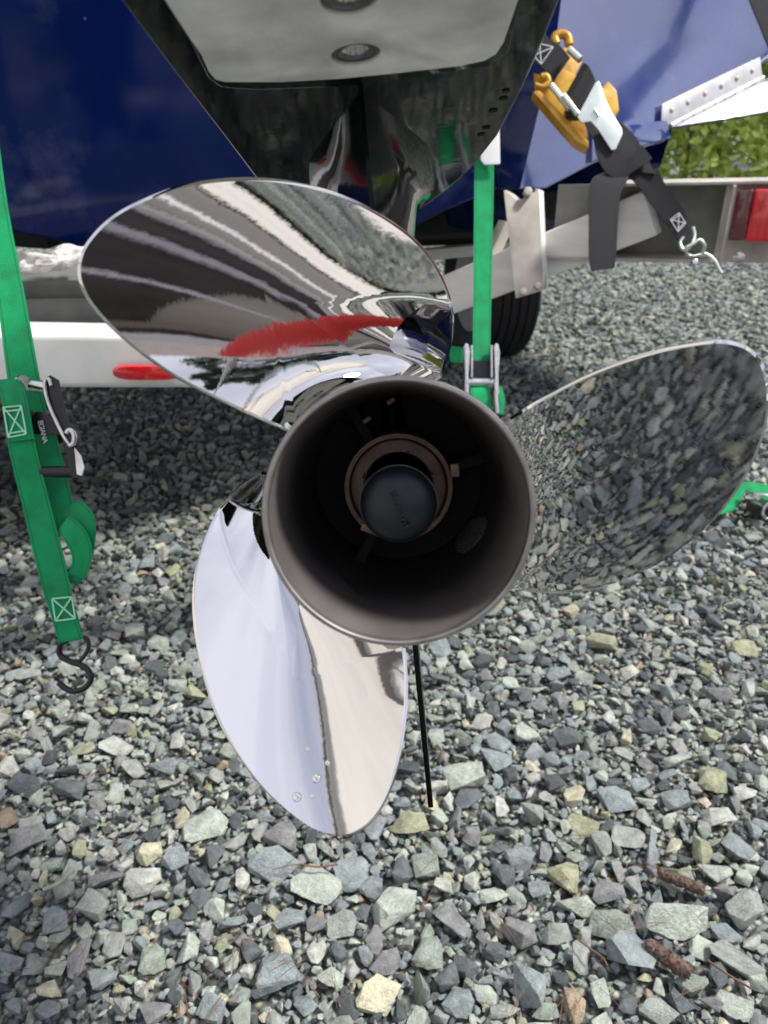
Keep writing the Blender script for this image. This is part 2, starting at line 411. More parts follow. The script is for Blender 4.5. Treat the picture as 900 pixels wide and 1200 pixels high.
# barrel: polished outside, inside with soot and painted depth shade
lathe('barrel', [(.0631, -.0012), (.0634, -.003), (.0628, -.008), (.0605, -.020), (.0575, -.038), (.0552, -.06), (.0545, -.09), (.0545, -.132), (.050, -.138), (.045, -.138)], M['steel'], prop, n=128)
lathe('barrel_rim', [(.0600, -.004), (.0604, -.0006), (.0612, 0), (.0626, -.0002), (.0632, -.0014)], M['rim'], prop, n=128)
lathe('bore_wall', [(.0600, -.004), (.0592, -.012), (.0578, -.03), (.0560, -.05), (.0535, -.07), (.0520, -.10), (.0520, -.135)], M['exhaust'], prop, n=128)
lathe('inner_hub', [(.0315, -.134), (.0315, -.091), (.0309, -.0895), (.0285, -.0895), (.0280, -.091), (.0280, -.0945), (.0275, -.0955)], M['brown'], prop)
lathe('retaining_washer', [(.0272, -.0930), (.0262, -.0925), (.0215, -.0925), (.0215, -.0975)], M['brown'], prop)
for a0, a1 in ((20, 68), (72, 150), (160, 235), (245, 370 + 5)):
    vs = []; fs = []; K = 14
    for i in range(K + 1):
        a = rad(a0 + (a1 - a0) * i / K)
        for r, z in ((.0242, -.0922), (.0242, -.0917), (.0205, -.0917), (.0205, -.0975)):
            vs.append(Vector((r * math.cos(a), r * math.sin(a), z)))
    for i in range(K):
        for k in range(3): fs.append((i * 4 + k, i * 4 + 4 + k, i * 4 + 5 + k, i * 4 + 1 + k))
    fs += [(0, 1, 2, 3), (K * 4 + 3, K * 4 + 2, K * 4 + 1, K * 4)]
    part('splined_ring', vs, fs, M['brown'], prop)
lathe('shaft_sleeve', [(.0185, -.135), (.0192, -.110), (.0196, -.0975), (.0215, -.0965)], M['brown'], prop)
lathe('cap', [(.0120, -.12), (.0120, -.050), (.0150, -.045), (.0186, -.038), (.0193, -.0335), (.0191, -.0305), (.0181, -.0275), (.0157, -.0250), (.0115, -.0232), (.007, -.0221), (.003, -.0217), (0, -.0216)], M['capblack'], prop, n=72, sharp=50)
lathe('cap_edge_ring', [(.0192, -.0322), (.0196, -.0326), (.0196, -.0338), (.0193, -.0342)], M['rim'], prop, n=72)
tm = Matrix.Translation((.0002, -.0008, -.0216)) @ Matrix.Rotation(rad(-74), 4, 'Z')
textmesh('lettering', 'McGard', .0058, M['capblack'], prop, tm, ext=.0010, bold=.00008)
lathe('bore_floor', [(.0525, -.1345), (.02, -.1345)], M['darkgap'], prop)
# vanes between the inner hub and the barrel
for a in (12, 117, 238):
    a = rad(a); c = Vector((math.cos(a), math.sin(a), 0)); s = Vector((-math.sin(a), math.cos(a), 0))
    vs = [c * r + s * q + Vector((0, 0, z)) for r in (.0312, .0525) for q in (-.0027, .0027) for z in (-.134, -.100 if r < .04 else -.104)]
    part('vane', vs, [(0, 1, 3, 2), (4, 6, 7, 5), (0, 4, 5, 1), (2, 3, 7, 6), (0, 2, 6, 4), (1, 5, 7, 3)], M['darkgap'], prop, bevel=.0008)
for (px, py, sw, sh, ang) in ((533, 551, .0022, .0034, 0), (431, 619, .0036, .002, -25), (458, 470, .0026, .0014, 30), (430, 492, .0026, .0014, 30)):
    d = rayL(px, py); t = .40
    while True:
        p = CL + d * t; r = math.hypot(p.x, p.y)
        if r < .0345 or r > .0522 and t > .4 or p.z < -.094: break
        t += .001
    p = CL + d * t; cc = math.cos(rad(ang)); ss = math.sin(rad(ang))
    vs = [p + Vector((cc * i * sw - ss * j * sh, ss * i * sw + cc * j * sh, k * .003)) for i in (-1, 1) for j in (-1, 1) for k in (-1, .6)]
    part('casting_tab', vs, [(0, 1, 3, 2), (4, 6, 7, 5), (0, 4, 5, 1), (2, 3, 7, 6), (0, 2, 6, 4), (1, 5, 7, 3)], M['brown'], prop, bevel=.0007)
# crusty soot patch on the inner wall
def wallr(z):
    pr = [(.0600, -.004), (.0592, -.012), (.0578, -.03), (.0560, -.05), (.0535, -.07), (.0520, -.10), (.0520, -.135)]
    for (r0, z0), (r1, z1) in zip(pr, pr[1:]):
        if z <= z0 and z >= z1: return r0 + (r1 - r0) * (z - z0) / (z1 - z0)
    return .052
def wallhit(px, py):
    d = rayL(px, py); t = .37
    while t < .52:
        p = CL + d * t
        if p.z < -.004 and math.hypot(p.x, p.y) >= wallr(p.z) - .0003: return p
        t += .0005
    return p
vs = []; fs = []; NA, NR_ = 40, 12
for q in range(NR_ + 1):
    for i in range(NA):
        a = 2 * math.pi * i / NA; rr = q / NR_ * (1 + .10 * noise.noise(Vector((math.cos(a) * 2, math.sin(a) * 2, 3))))
        X, Y = math.cos(a) * rr * 26, math.sin(a) * rr * 12
        ca, sa = math.cos(rad(-52)), math.sin(rad(-52))
        p = wallhit(552 + X * ca - Y * sa, 627 + X * sa + Y * ca)
        inn = Vector((-p.x, -p.y, 0)).normalized()
        vs.append(p + inn * (.0002 if q == NR_ else .0012 + .0009 * noise.noise(p * 1400)))
for q in range(NR_):
    for i in range(NA): fs.append((q * NA + i, q * NA + (i + 1) % NA, (q + 1) * NA + (i + 1) % NA, (q + 1) * NA + i))
part('soot_patch', vs, fs, M['soot'], prop, smooth=False, sharp=None)

#@@ENGINE
# ------------------------------------------------------------------ outboard lower unit
H = .215
unit = empty('outboard_lower_unit', 'glossy black outboard lower unit tilted up behind the boat with zinc anode', 'outboard motor', E)
def planeL(px, py, y=H):
    d = rayL(px, py); t = (y - CL.y) / d.y; p = CL + d * t; return p
pl = [(100, -52), (140, 0), (200, 80), (262, 160), (300, 210), (345, 262), (400, 290), (450, 285), (484, 250), (505, 237), (530, 218), (556, 194), (583, 160), (612, 105), (640, 42), (656, 0), (672, -50)]
pp = [planeL(*q) for q in pl]
zback = max(p.z for p in pp); 
a_, b_ = pp[0], pp[-1]
pp = [Vector((a_.x * .9, H, a_.z + .10))] + pp + [Vector((b_.x * .9, H, a_.z + .10))]
n = len(pp); vs = pp + [p + Vector((0, .009, 0)) for p in pp]
fs = [list(range(n)), list(range(2 * n - 1, n - 1, -1))] + [[i, i + n, (i + 1) % n + n, (i + 1) % n] for i in range(n)]
part('cavitation_plate', vs, fs, M['gloss'], unit, bevel=.0022, seg=3, sharp=50)
# raised land round the anode
land = [planeL(*q, H - .004) for q in [(170, -60), (243, 92), (258, 103), (300, 106), (430, 101), (575, 77), (597, 62), (625, -60)]]
def slab(name, poly, dy, m, parent, bevel=.001, seg=3):
    n = len(poly); vs = list(poly) + [p + Vector((0, dy, 0)) for p in poly]
    fs = [list(range(n)), list(range(2 * n - 1, n - 1, -1))] + [[i, i + n, (i + 1) % n + n, (i + 1) % n] for i in range(n)]
    return part(name, vs, fs, m, parent, bevel=bevel, seg=seg, sharp=50)
slab('anode_land', land, .0045, M['gloss'], unit, bevel=.0015)
an = [(165, -60), (193, 0), (206, 22), (222, 44), (236, 66), (245, 86), (252, 94), (263, 97), (330, 97), (400, 93), (470, 86), (540, 78), (568, 72), (582, 64), (590, 52), (608, 0), (622, -60)]
an2 = []
for i, (x, y) in enumerate(an): an2.append(planeL(x + R.uniform(-1, 1) * (1.2 if x < 245 else 0), y, H - .0125))
anode = slab('anode', an2, .0083, M['anode'], unit, bevel=.0012)
BO = []
for (px, py, rx) in ((409, 1, 31), (417, 64, 27)):
    c = planeL(px, py, H - .0125); rr = rx / 900 * (-(c - CL).z); BO.append((c, rr))
cm_ = bmesh.new()
for c, rr in BO:
    bmesh.ops.create_cone(cm_, cap_ends=True, segments=64, radius1=rr, radius2=rr, depth=.010, matrix=Matrix.Translation(c) @ Matrix.Rotation(rad(90), 4, 'X'))
cme = bpy.data.meshes.new('c'); cm_.to_mesh(cme); cm_.free(); co_ = bpy.data.objects.new('c', cme); COL.objects.link(co_); co_.parent = unit
mdb = anode.modifiers.new('b', 'BOOLEAN'); mdb.object = co_; mdb.operation = 'DIFFERENCE'; mdb.solver = 'EXACT'
bpy.context.view_layer.update()
nm = bpy.data.meshes.new_from_object(anode.evaluated_get(bpy.context.evaluated_depsgraph_get()))
anode.modifiers.clear(); anode.data = nm; bpy.data.objects.remove(co_)
for c, rr in BO:
    c = c + Vector((0, .0015, 0)); mt = Matrix.Translation(c) @ Matrix.Rotation(rad(90), 4, 'X')
    lathe('bolt', [(rr * .985, -.004), (rr * .97, -.0002), (rr * .90, .0008), (rr * .76, .0008), (rr * .60, .0002), (rr * .53, -.0006)], M['boltm'], unit, n=40, mtx=mt, sharp=60)
    vs = []; fs = []; K = 48
    for i in range(K):
        a = 2 * math.pi * i / K; rs = rr * (.49 + .05 * math.cos(6 * a))
        for z, f in ((-.0004, 1.06), (-.0038, .92)): vs.append(mt @ Vector((rs * f * math.cos(a), rs * f * math.sin(a), z)))
    for i in range(K):
        j = (i + 1) % K; fs.append((2 * i, 2 * j, 2 * j + 1, 2 * i + 1))
    part('bolt_socket', vs, fs, M['boltb'], unit, sharp=40)
    part('socket_floor', [mt @ Vector((rr * .5 * math.cos(2 * math.pi * i / 24), rr * .5 * math.sin(2 * math.pi * i / 24), -.0036)) for i in range(24)], [list(range(24))], M['rust'], unit)
# drain holes near the right edge of the plate
for (px, py, rx) in ((595, 107, 6), (592, 116, 6.5), (580, 130, 7), (572, 150, 6.5), (566, 158, 6)):
    c = planeL(px - 2, py, H - .0004); d = -(c - CL).z; rr = rx / 900 * d * .72
    part('drain_hole', [c + Vector((rr * math.cos(2 * math.pi * i / 20), 0, rr * 1.15 * math.sin(2 * math.pi * i / 20))) for i in range(20)], [list(range(20))], M['darkgap'], unit)
# leg: airfoil section, sharp trailing edge
zte = planeL(430, 112).z; chord = .33
def foil(s, hw): return hw * (1.65 * math.sqrt(max(0, 1 - s)) * s ** 1.05 * 1.25)
vs = []; fs = []; ys = [H + .0, H - .006, H - .02, H - .05, H - .09, H - .13, H - .17, .03]; K = 22
for yi, y in enumerate(ys):
    fl = [.020, .010, .004, 0, 0, 0, 0, .004][yi]
    ring = []
    for k in range(K + 1):
        s = k / K; hw = foil(s, .037) + .0012
        ring.append(Vector((hw + fl * min(1, s * 3), y, zte - s * chord + .004 * (fl > 0))))
    ring2 = [Vector((-v.x, v.y, v.z)) for v in reversed(ring)]
    vs += ring + ring2
Wn = 2 * (K + 1)
for yi in range(len(ys) - 1):
    for k in range(Wn):
        fs.append((yi * Wn + k, yi * Wn + (k + 1) % Wn, (yi + 1) * Wn + (k + 1) % Wn, (yi + 1) * Wn + k))
part('leg', vs, fs, M['gloss'], unit, sharp=40)
lathe('gearcase', [(.047, -.139), (.0525, -.145), (.054, -.17), (.055, -.22), (.054, -.30), (.048, -.37), (.036, -.42), (.018, -.45), (0, -.458)], M['gloss'], unit, n=64)
# skeg, seen edge-on
def skp(px, py, z):  # local y of a pixel at local z
    d = rayL(px, py); t = (z - CL.z) / d.z; return (CL + d * t).y
zs0, zs1 = -.165, -.185
yt = skp(485, 757, zs0); yb = skp(503, 952, zs1)
vs = []
prof = [(zs0, -.04), (zs0 - .003, yt), (zs1, yb + .004), (zs1 - .006, yb), (zs1 - .05, yb + .006), (-.33, -.05), (-.34, -.03)]
for x, sgn in ((-.0032, -1), (.0032, 1)):
    for z, y in prof: vs.append(Vector((x * (1 if y > -.1 else .62), y, z)))
n = len(prof); fs = [list(range(n)), list(range(2 * n - 1, n - 1, -1))] + [[i, i + n, (i + 1) % n + n, (i + 1) % n] for i in range(n)]
part('skeg', vs, fs, M['gloss'], unit, bevel=.0008, seg=2)
# driveshaft housing above the plate, out of frame, runs up to the transom
vs = []; hh = [(H + .009, .042, -.10, .33), (H + .10, .050, -.10, .30), (H + .28, .060, -.10, .28), (H + .42, .075, -.08, .30)]
for y, hw, z0, ch in hh:
    for k in range(24):
        a = 2 * math.pi * k / 24; vs.append(Vector((hw * math.cos(a), y, z0 - ch / 2 + ch / 2 * math.sin(a) - .08)))
fs = [tuple(range(24)), tuple(range(95, 71, -1))]
for q in range(3):
    for k in range(24): fs.append((q * 24 + k, q * 24 + (k + 1) % 24, q * 24 + 24 + (k + 1) % 24, q * 24 + 24 + k))
part('driveshaft_housing', vs, fs, M['gloss'], unit, sharp=50)

#@@BOAT
# ------------------------------------------------------------------ boat
TA = P(0, 268, 1.46); TBp = P(780, 165, 1.95)
tdir = (TBp - TA); tdir.z = 0; tdir.normalize()
tn = Vector((tdir.y, -tdir.x, 0)); tn = (tn + Vector((0, 0, -.10))).normalized()   # faces the camera, leans a little
fwd = Vector((-tdir.y, tdir.x, 0)).normalized()
boat = empty('motor_boat', 'deep blue glossy motor boat stern resting on the trailer', 'boat', Matrix.Translation(P(440, 300, 1.45)))
def T(px, py, off=0): return hit(px, py, TA, tn) + tn * off
def dusty(m, amt):
    t = m.node_tree; b = t.nodes['Principled BSDF']; old = b.inputs['Base Color'].links[0].from_socket
    tc = t.nodes.new('ShaderNodeTexCoord'); mx = t.nodes.new('ShaderNodeMix'); mx.data_type = 'RGBA'
    v = t.nodes.new('ShaderNodeTexVoronoi'); v.inputs['Scale'].default_value = 26; t.links.new(tc.outputs['Object'], v.inputs['Vector'])
    l = t.nodes.new('ShaderNodeMath'); l.operation = 'LESS_THAN'; l.inputs[1].default_value = .07; t.links.new(v.outputs['Distance'], l.inputs[0])
    sp = t.nodes.new('ShaderNodeSeparateColor'); t.links.new(v.outputs['Color'], sp.inputs[0]); g = t.nodes.new('ShaderNodeMath'); g.operation = 'GREATER_THAN'; g.inputs[1].default_value = .72; t.links.new(sp.outputs[0], g.inputs[0])
    ml = t.nodes.new('ShaderNodeMath'); ml.operation = 'MULTIPLY'; t.links.new(l.outputs[0], ml.inputs[0]); t.links.new(g.outputs[0], ml.inputs[1])
    n = t.nodes.new('ShaderNodeTexNoise'); n.inputs['Scale'].default_value = 3.2; n.inputs['Detail'].default_value = 9; n.inputs['Roughness'].default_value = .7; t.links.new(tc.outputs['Object'], n.inputs['Vector'])
    r = t.nodes.new('ShaderNodeMapRange'); r.inputs['From Min'].default_value = .52; r.inputs['From Max'].default_value = .8; r.inputs['To Max'].default_value = amt; t.links.new(n.outputs['Fac'], r.inputs[0])
    ad = t.nodes.new('ShaderNodeMath'); ad.operation = 'MULTIPLY_ADD'; ad.inputs[1].default_value = amt * .9; t.links.new(ml.outputs[0], ad.inputs[0]); t.links.new(r.outputs[0], ad.inputs[2])
    t.links.new(ad.outputs[0], mx.inputs[0]); t.links.new(old, mx.inputs[6]); mx.inputs[7].default_value = (.18, .21, .30, 1); t.links.new(mx.outputs[2], b.inputs['Base Color'])
dusty(M['hull'], .28)
# left / centre transom
prism('transom', [T(-420, 215), T(-150, 245), T(0, 268), T(100, 291), T(220, 318), T(330, 322), T(440, 290), T(520, 248), T(583, 222), T(606, 221), T(655, -20), T(700, -280), T(-420, -380)], fwd * 3.5, M['hull'], boat, bevel=.008, seg=3)
hr = M['hull'].copy(); hr.name = 'blue_gelcoat_skylit'; hb = hr.node_tree.nodes['Principled BSDF']  # lighter copy of the hull blue, sky reflection painted into its colour
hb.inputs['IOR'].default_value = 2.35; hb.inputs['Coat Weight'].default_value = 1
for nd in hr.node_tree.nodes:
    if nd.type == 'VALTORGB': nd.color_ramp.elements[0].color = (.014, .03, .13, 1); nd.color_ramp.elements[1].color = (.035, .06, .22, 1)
# right transom panel: set forward of the centre pod and leaning, so it mirrors the sky
n2 = (tn + Vector((.0, .0, .40))).normalized()
pA = T(608, 222, -.03)
def T2(px, py, off=0): return hit(px, py, pA, n2) + n2 * off
prism('transom_side', [T2(600, 222), T2(640, 221), T2(700, 190), T2(780, 166), T2(775, 148), T2(888, 80), T2(940, 40), T2(1150, -60), T2(1150, -380), T2(560, -380), T2(590, 60)], fwd * 3.5, hr, boat, bevel=.006, seg=3)
prism('hull_corner', [T(583, 222, .012), T(607, 221, .012), T(650, 40, .012), T(690, -280, .012), T(560, -280, .012), T(560, 100, .012)], fwd * .05, M['hull'], boat, bevel=.006, seg=3)
# chine strake along the lower right
prism('spray_rail', [T2(690, 150, .014), T2(778, 143, .014), T2(782, 164, .014), T2(762, 170, .014), T2(690, 192, .014)], fwd * .3, hr, boat, bevel=.004)
prism('hull_bottom', [P(540, 235, 2.1), P(600, 200, 2.1), P(790, 150, 2.1), P(775, 196, 2.1), P(735, 226, 2.1), P(690, 262, 2.1), P(560, 275, 2.1)], fwd * 3, M['hull'], boat, bevel=.01)
# trim tab: hinge strip with rivets and the flap
tab = empty('trim_tab', '', '', None); 
for k in ('label', 'category'): del tab[k]
tab.parent = boat
tab.location = (0, 0, 0)
tabM = boat.matrix_world
def tabpart(name, poly, ext, m, bevel=.001): return prism(name, [p for p in poly], ext, m, tab, bevel=bevel)
_lo = loc_of
def loc_of(parent, pts):
    if parent is None: return [Vector(p) for p in pts]
    mt = parent.matrix_basis.copy(); q = parent.parent
    while q is not None: mt = q.matrix_basis @ mt; q = q.parent
    inv = mt.inverted(); return [inv @ Vector(p) for p in pts]
boat_bt = boat.matrix_basis
tabpart('hinge_leaf', [T2(772, 124, .010), T2(886, 69, .010), T2(889, 92, .010), T2(780, 149, .010), T2(771, 143, .010)], n2 * .003, M['tabalu'])
hp0, hp1 = T2(781, 149, .014), T2(890, 93, .014)
for k in range(9):
    a, b = hp0.lerp(hp1, k / 9 + .004), hp0.lerp(hp1, (k + 1) / 9 - .004)
    tube('hinge_knuckle', [a, b], .0052, M['tabalu'], tab, n=12)
for (x, y) in ((783, 131), (802, 122), (822, 112), (841, 103), (859, 94), (877, 85)):
    c = T2(x, y, .0135)
    mt = Matrix.Translation(loc_of(tab, [c])[0]) @ n2.to_track_quat('Z', 'Y').to_matrix().to_4x4()
    lathe('rivet', [(.0062, 0), (.0058, .0018), (.0035, .0032), (0, .0036)], M['galv'], tab, n=16, mtx=mt)
fdn = Vector((-.05, -.26, -.035))
prism('tab_flap', [hp0 - n2 * .002 - CU * .004, hp0.lerp(hp1, 1.25) - CU * .004, P(918, 128, 1.90), P(850, 139, 1.98), P(788, 151, 2.1)], (0, 0, -.003), M['flap'], tab, bevel=.0008)
tube('actuator_rod', [T2(886, 84, .05), T2(1000, 20, .12)], .006, M['tabalu'], tab, n=12)

#@@TRAILER
# ------------------------------------------------------------------ trailer
tr = empty('boat_trailer', 'aluminium boat trailer with white rear beam and red tail light', 'trailer', Matrix.Translation(G(500, 430)))
X, Y, Z = Vector((1, 0, 0)), Vector((0, 1, 0)), Vector((0, 0, 1))
bd = (P(300, 424, 1.30) - P(-250, 420, 1.16)); bdn = bd.normalized(); bn = Vector((bdn.y, -bdn.x, 0)).normalized()
bm_ = P(60, 425, 1.22)
rbox('rear_beam', bm_ - bn * .05, (bdn * 1.15, -bn * .09, Z * .088), M['aluw'], tr, bevel=.010, seg=4)
rc = P(172, 435, 1.262)
# oval reflector on the beam
vs = []; fs = []; K = 40
for q, (s, dpt) in enumerate(((1, 0), (1, .006), (.9, .010), (.0, .011))):
    for i in range(K):
        a = 2 * math.pi * i / K; ex = .052 * (abs(math.cos(a)) ** .45) * (1 if math.cos(a) > 0 else -1); ez = .0125 * (abs(math.sin(a)) ** .8) * (1 if math.sin(a) > 0 else -1)
        vs.append(rc + bdn * ex * (s if q < 3 else 0) + Z * ez * (s if q < 3 else 0) + bn * (dpt + .003))
for q in range(3):
    for i in range(K): fs.append((q * K + i, q * K + (i + 1) % K, (q + 1) * K + (i + 1) % K, (q + 1) * K + i))
rcx = hit(172, 435, bm_ + bn * .0, bn) ; dlt = rcx - rc
part('side_reflector', loc_of(tr, [v + dlt for v in vs]), fs, M['red'], tr, sharp=40)
# right hand rail
def beam(name, p0, p1, h, dpt, m, nrm=None, bevel=.004):
    d = (p1 - p0); n = nrm or Vector((d.y, -d.x, 0)).normalized(); up = d.cross(n).normalized()
    if up.z < 0: up = -up
    return rbox(name, (p0 + p1) / 2 - n * dpt / 2, (d, n * dpt, up * h), m, tr, bevel=bevel)
r0, r1 = P(455, 374, 2.05), P(762, 250, 1.66)
beam('side_rail', r0, r1, .098, .075, M['alu'], bevel=.006)
beam('frame_rail', bm_ - bn * .05 + bdn * .545, r0 + Vector((.03, 0, -.01)), .080, .06, M['alu'], bevel=.004)
# inner rails and cross tubes seen behind
beam('inner_rail', P(470, 302, 2.5), P(600, 290, 2.5), .035, .05, M['alu'])
beam('cross_tube', P(380, 285, 2.7), P(760, 268, 2.4), .05, .05, M['blackmetal'])
beam('bunk_board', P(470, 262, 2.3), P(720, 232, 2.0), .07, .12, M['rubber'])
beam('rail_brace', P(570, 322, 1.88), P(598, 262, 1.86), .03, .03, M['galv'])
# rear cross channel, open side towards the camera
c0, c1 = P(640, 262, 1.74), P(852, 262, 1.60)
cd = (c1 - c0).normalized(); cn = Vector((cd.y, -cd.x, 0)).normalized()
cm = (c0 + c1) / 2; cl = (c1 - c0).length
rbox('channel_web', cm - cn * .10, (cd * cl, cn * .008, Z * .150), M['dkalu'], tr, bevel=.001)
rbox('channel_top_flange', cm + cd * .18 - cn * .045 + Z * .079, (cd * (cl + .18), cn * .12, Z * .006), M['galv'], tr, bevel=.002)
rbox('channel_bottom_flange', cm - cn * .055 - Z * .078, (cd * cl, cn * .09, Z * .007), M['galv'], tr, bevel=.001)
rbox('web_gusset', P(716, 270, 1.70) - cn * .02, (cd * .006, cn * .10, Z * .145), M['galv'], tr, bevel=.001)
# light bracket
LB = P(849, 262, 1.585)
rbox('light_bracket', P(902, 262, 1.575) - cn * .012, (cd * .19, cn * .006, Z * .158), M['galv'], tr, bevel=.002)
rbox('bracket_lip', P(852, 266, 1.58) - cn * .0, (cd * .006, cn * .03, Z * .158), M['galv'], tr, bevel=.001)
tl = bpy.data.objects.new('tail_light', None); COL.objects.link(tl); tl.parent = tr
rbox('lens', P(905, 252, 1.55), (cd * .085, cn * .035, Z * .100), M['redlens'], tl, bevel=.006, seg=3)
for k in range(6): rbox('lens_rib', P(905, 252, 1.55) + cn * .0185 + cd * (-.034 + k * .0135), (cd * .0022, cn * .003, Z * .088), M['redlens'], tl, bevel=.0008)
rbox('lens_side', P(868, 252, 1.56) - cn * .0, (cd * .03, cn * .022, Z * .096), M['dkred'], tl, bevel=.004, seg=3)
mt_ = lambda c, nn, par: Matrix.Translation(loc_of(par, [c])[0]) @ nn.to_track_quat('Z', 'Y').to_matrix().to_4x4()
lathe('bracket_bolt', [(.0115, 0), (.0115, .002), (.008, .0025), (.008, .006), (0, .007)], M['chrome'], tr, n=20, mtx=mt_(P(866, 302, 1.563), cn, tr))
# hanging bracket plate
hb_ = [(590, 223), (599, 228), (608, 236), (616, 229), (630, 223), (637, 340), (604, 350)]
prism('bunk_bracket', pixpoly(hb_, 1.74), Vector((.01, .012, 0)), M['galv'], tr, bevel=.002)
prism('bracket_flange', [P(637, 224, 1.74), P(631, 223, 1.74), P(637, 341, 1.74), P(642, 338, 1.76)], Vector((.0, .05, 0)), M['alu'], tr, bevel=.001)
lathe('bracket_bolt', [(.010, -.004), (.010, .012), (0, .014)], M['galv'], tr, n=6, mtx=mt_(P(618, 226, 1.735), -CF, tr), sharp=20)
for q in ((613, 342), (630, 335)): lathe('bracket_bolt', [(.008, -.002), (.008, .004), (0, .006)], M['galv'], tr, n=6, mtx=mt_(P(*q, 1.737), -CF, tr), sharp=20)
def wheel(c, R_, Wd, yaw, label=None):
    wo = bpy.data.objects.new('wheel', None); COL.objects.link(wo); wo.parent = tr
    wo.matrix_basis = Matrix.Translation(loc_of(tr, [c])[0]) @ Matrix.Rotation(yaw, 4, 'Z') @ Matrix.Rotation(rad(90), 4, 'Y')
    h = Wd / 2; pr = [(R_ * .60, -h * .8), (R_ * .8, -h * 1.02), (R_ * .94, -h * .96), (R_ * .985, -h * .80)]
    ng = 5
    for k in range(ng):                        # tread ribs and grooves
        a = -h * .78 + 1.56 * h * k / ng; b = a + 1.56 * h / ng
        pr += [(R_ * (1 - .02 * abs((a + b) / Wd) ** 2), a + .003), (R_ * (1 - .02 * abs((a + b) / Wd) ** 2), b - .006), (R_ * .965, b - .005), (R_ * .965, b)]
    pr += [(R_ * .985, h * .80), (R_ * .94, h * .96), (R_ * .8, h * 1.02), (R_ * .60, h * .8)]
    lathe('tyre', pr, M['rubber'], wo, n=96, sharp=25)
    lathe('rim', [(R_ * .60, -h * .8), (R_ * .58, -h * .7), (R_ * .5, -h * .3), (R_ * .2, -h * .25), (.0, -h * .3)], M['aluw'], wo, n=48)
    lathe('rim', [(R_ * .60, h * .8), (R_ * .58, h * .7), (R_ * .5, h * .3), (R_ * .2, h * .25), (.0, h * .3)], M['aluw'], wo, n=48)
    return wo
yawT = math.atan2(bdn.y, bdn.x)
g0 = G(578, 437); wheel(Vector((g0.x, g0.y + .30, .30)), .31, .24, rad(14))
# left: fender over its wheel
g1 = P(-60, 330, 1.75); wheel(Vector((g1.x - .25, g1.y + .10, .31)), .31, .22, rad(14))
fc = P(60, 352, 1.42); fd = Vector((1, .10, 0)).normalized()
sec = [(0, -.075), (-.030, -.070), (-.042, -.045), (-.042, -.012), (-.034, .010), (-.046, .022), (-.050, .044), (-.036, .060), (-.0, .066), (.10, .07)]
vs = []; fs = []
for k in range(21):
    t = (k - 10) / 10; c = fc + fd * t * .42 + Z * (.030 * (1 - abs(t) ** 3) - .03)
    for (yy, zz) in sec: vs.append(c + Vector((0, yy, zz)))
for k in range(20):
    for q in range(len(sec) - 1): fs.append((k * len(sec) + q, (k + 1) * len(sec) + q, (k + 1) * len(sec) + q + 1, k * len(sec) + q + 1))
part('fender', loc_of(tr, vs), fs, M['dkalu'], tr, sharp=50)
beam('axle_beam', P(-120, 395, 1.55), P(300, 400, 1.75), .05, .05, M['blackmetal'])
beam('bunk_board', P(-150, 262, 1.62), P(55, 278, 1.62), .05, .12, M['rubber'])

# white crumpled wrap lying on the fender
ol = [(20, 318), (22, 308), (32, 304), (31, 297), (40, 296), (46, 300), (60, 298), (66, 290), (80, 286), (92, 289), (112, 290), (112, 300), (98, 308), (80, 315), (55, 319), (35, 320)]
vs = []; fs = []; cx, cy = 68, 306; N = len(ol) * 3; o3 = crom([Vector((x, y, 0)) for x, y in ol], 3, True)
for s in (0, 1):
    for q in range(7):
        for p in o3:
            rho = q / 6; dd = 1.31 - .035 * math.sqrt(max(0, 1 - rho * rho)) * (1 if s == 0 else -1)
            v = P(cx + (p.x - cx) * rho, cy + (p.y - cy) * rho, dd); v += Vector((noise.noise(v * 60), noise.noise(v * 60 + Vector((9, 0, 0))), noise.noise(v * 45 + Vector((0, 5, 0))))) * .009 * (1 if rho < 1 else .4)
            vs.append(v)
for s in (0, 1):
    for q in range(6):
        for i in range(N):
            b = s * 7 * N; fs.append((b + q * N + i, b + q * N + (i + 1) % N, b + (q + 1) * N + (i + 1) % N, b + (q + 1) * N + i))
o = part('crumpled_wrap', vs, fs, M['paper'], None, smooth=False, sharp=None)
tag(o, 'crumpled white plastic wrap lying on the grey trailer fender', 'wrap')

#@@STRAPS
# ------------------------------------------------------------------ left green ratchet strap
toCam = -CF
st = empty('ratchet_strap', 'green ratchet strap at the left with a loose black hook hanging over the gravel', 'strap', Matrix.Translation(P(40, 450, .9)), group='green ratchet straps')
A, B = W([(-62, -20, -28, -20, 1.02), (-45, 100, -10, 100, .99), (-26, 235, 8, 235, .96), (-6, 330, 26, 330, .94), (9, 445, 46, 440, .92), (20, 500, 58, 495, .92)])
ribbon('upper_webbing', A, B, M['green'], st)
A, B = W([(-40, 452, -5, 446, .90), (-6, 449, 22, 445, .885), (2, 470, 32, 463, .875), (9, 520, 40, 514, .87), (28, 600, 60, 594, .87), (47, 680, 80, 674, .87), (60, 722, 88, 716, .87), (68, 750, 96, 744, .868), (69, 751, 97, 745, .874), (62, 724, 90, 718, .879)])
ribbon('fixed_webbing', A, B, M['green'], st)
A, B = W([(-5, 447, 21, 444, .878), (3, 470, 31, 463, .870), (10, 518, 40, 514, .865)])
ribbon('sewn_fold', A, B, M['green'], st)
lift = toCam * .0045
stitch_box(st, [P(6, 478, .8705), P(27, 476, .8705), P(33, 509, .866), P(12, 513, .866)], M['stitch'], lift)
stitch_box(st, [P(63, 701, .869), P(86, 699, .869), P(90, 724, .869), P(67, 727, .869)], M['stitch'], lift, extra=False)
A, B = W([(38, 500, 62, 496, .90), (48, 560, 78, 556, .895), (58, 600, 88, 596, .892), (66, 625, 98, 612, .89)])
ribbon('tail_webbing', A, B, M['green'], st)
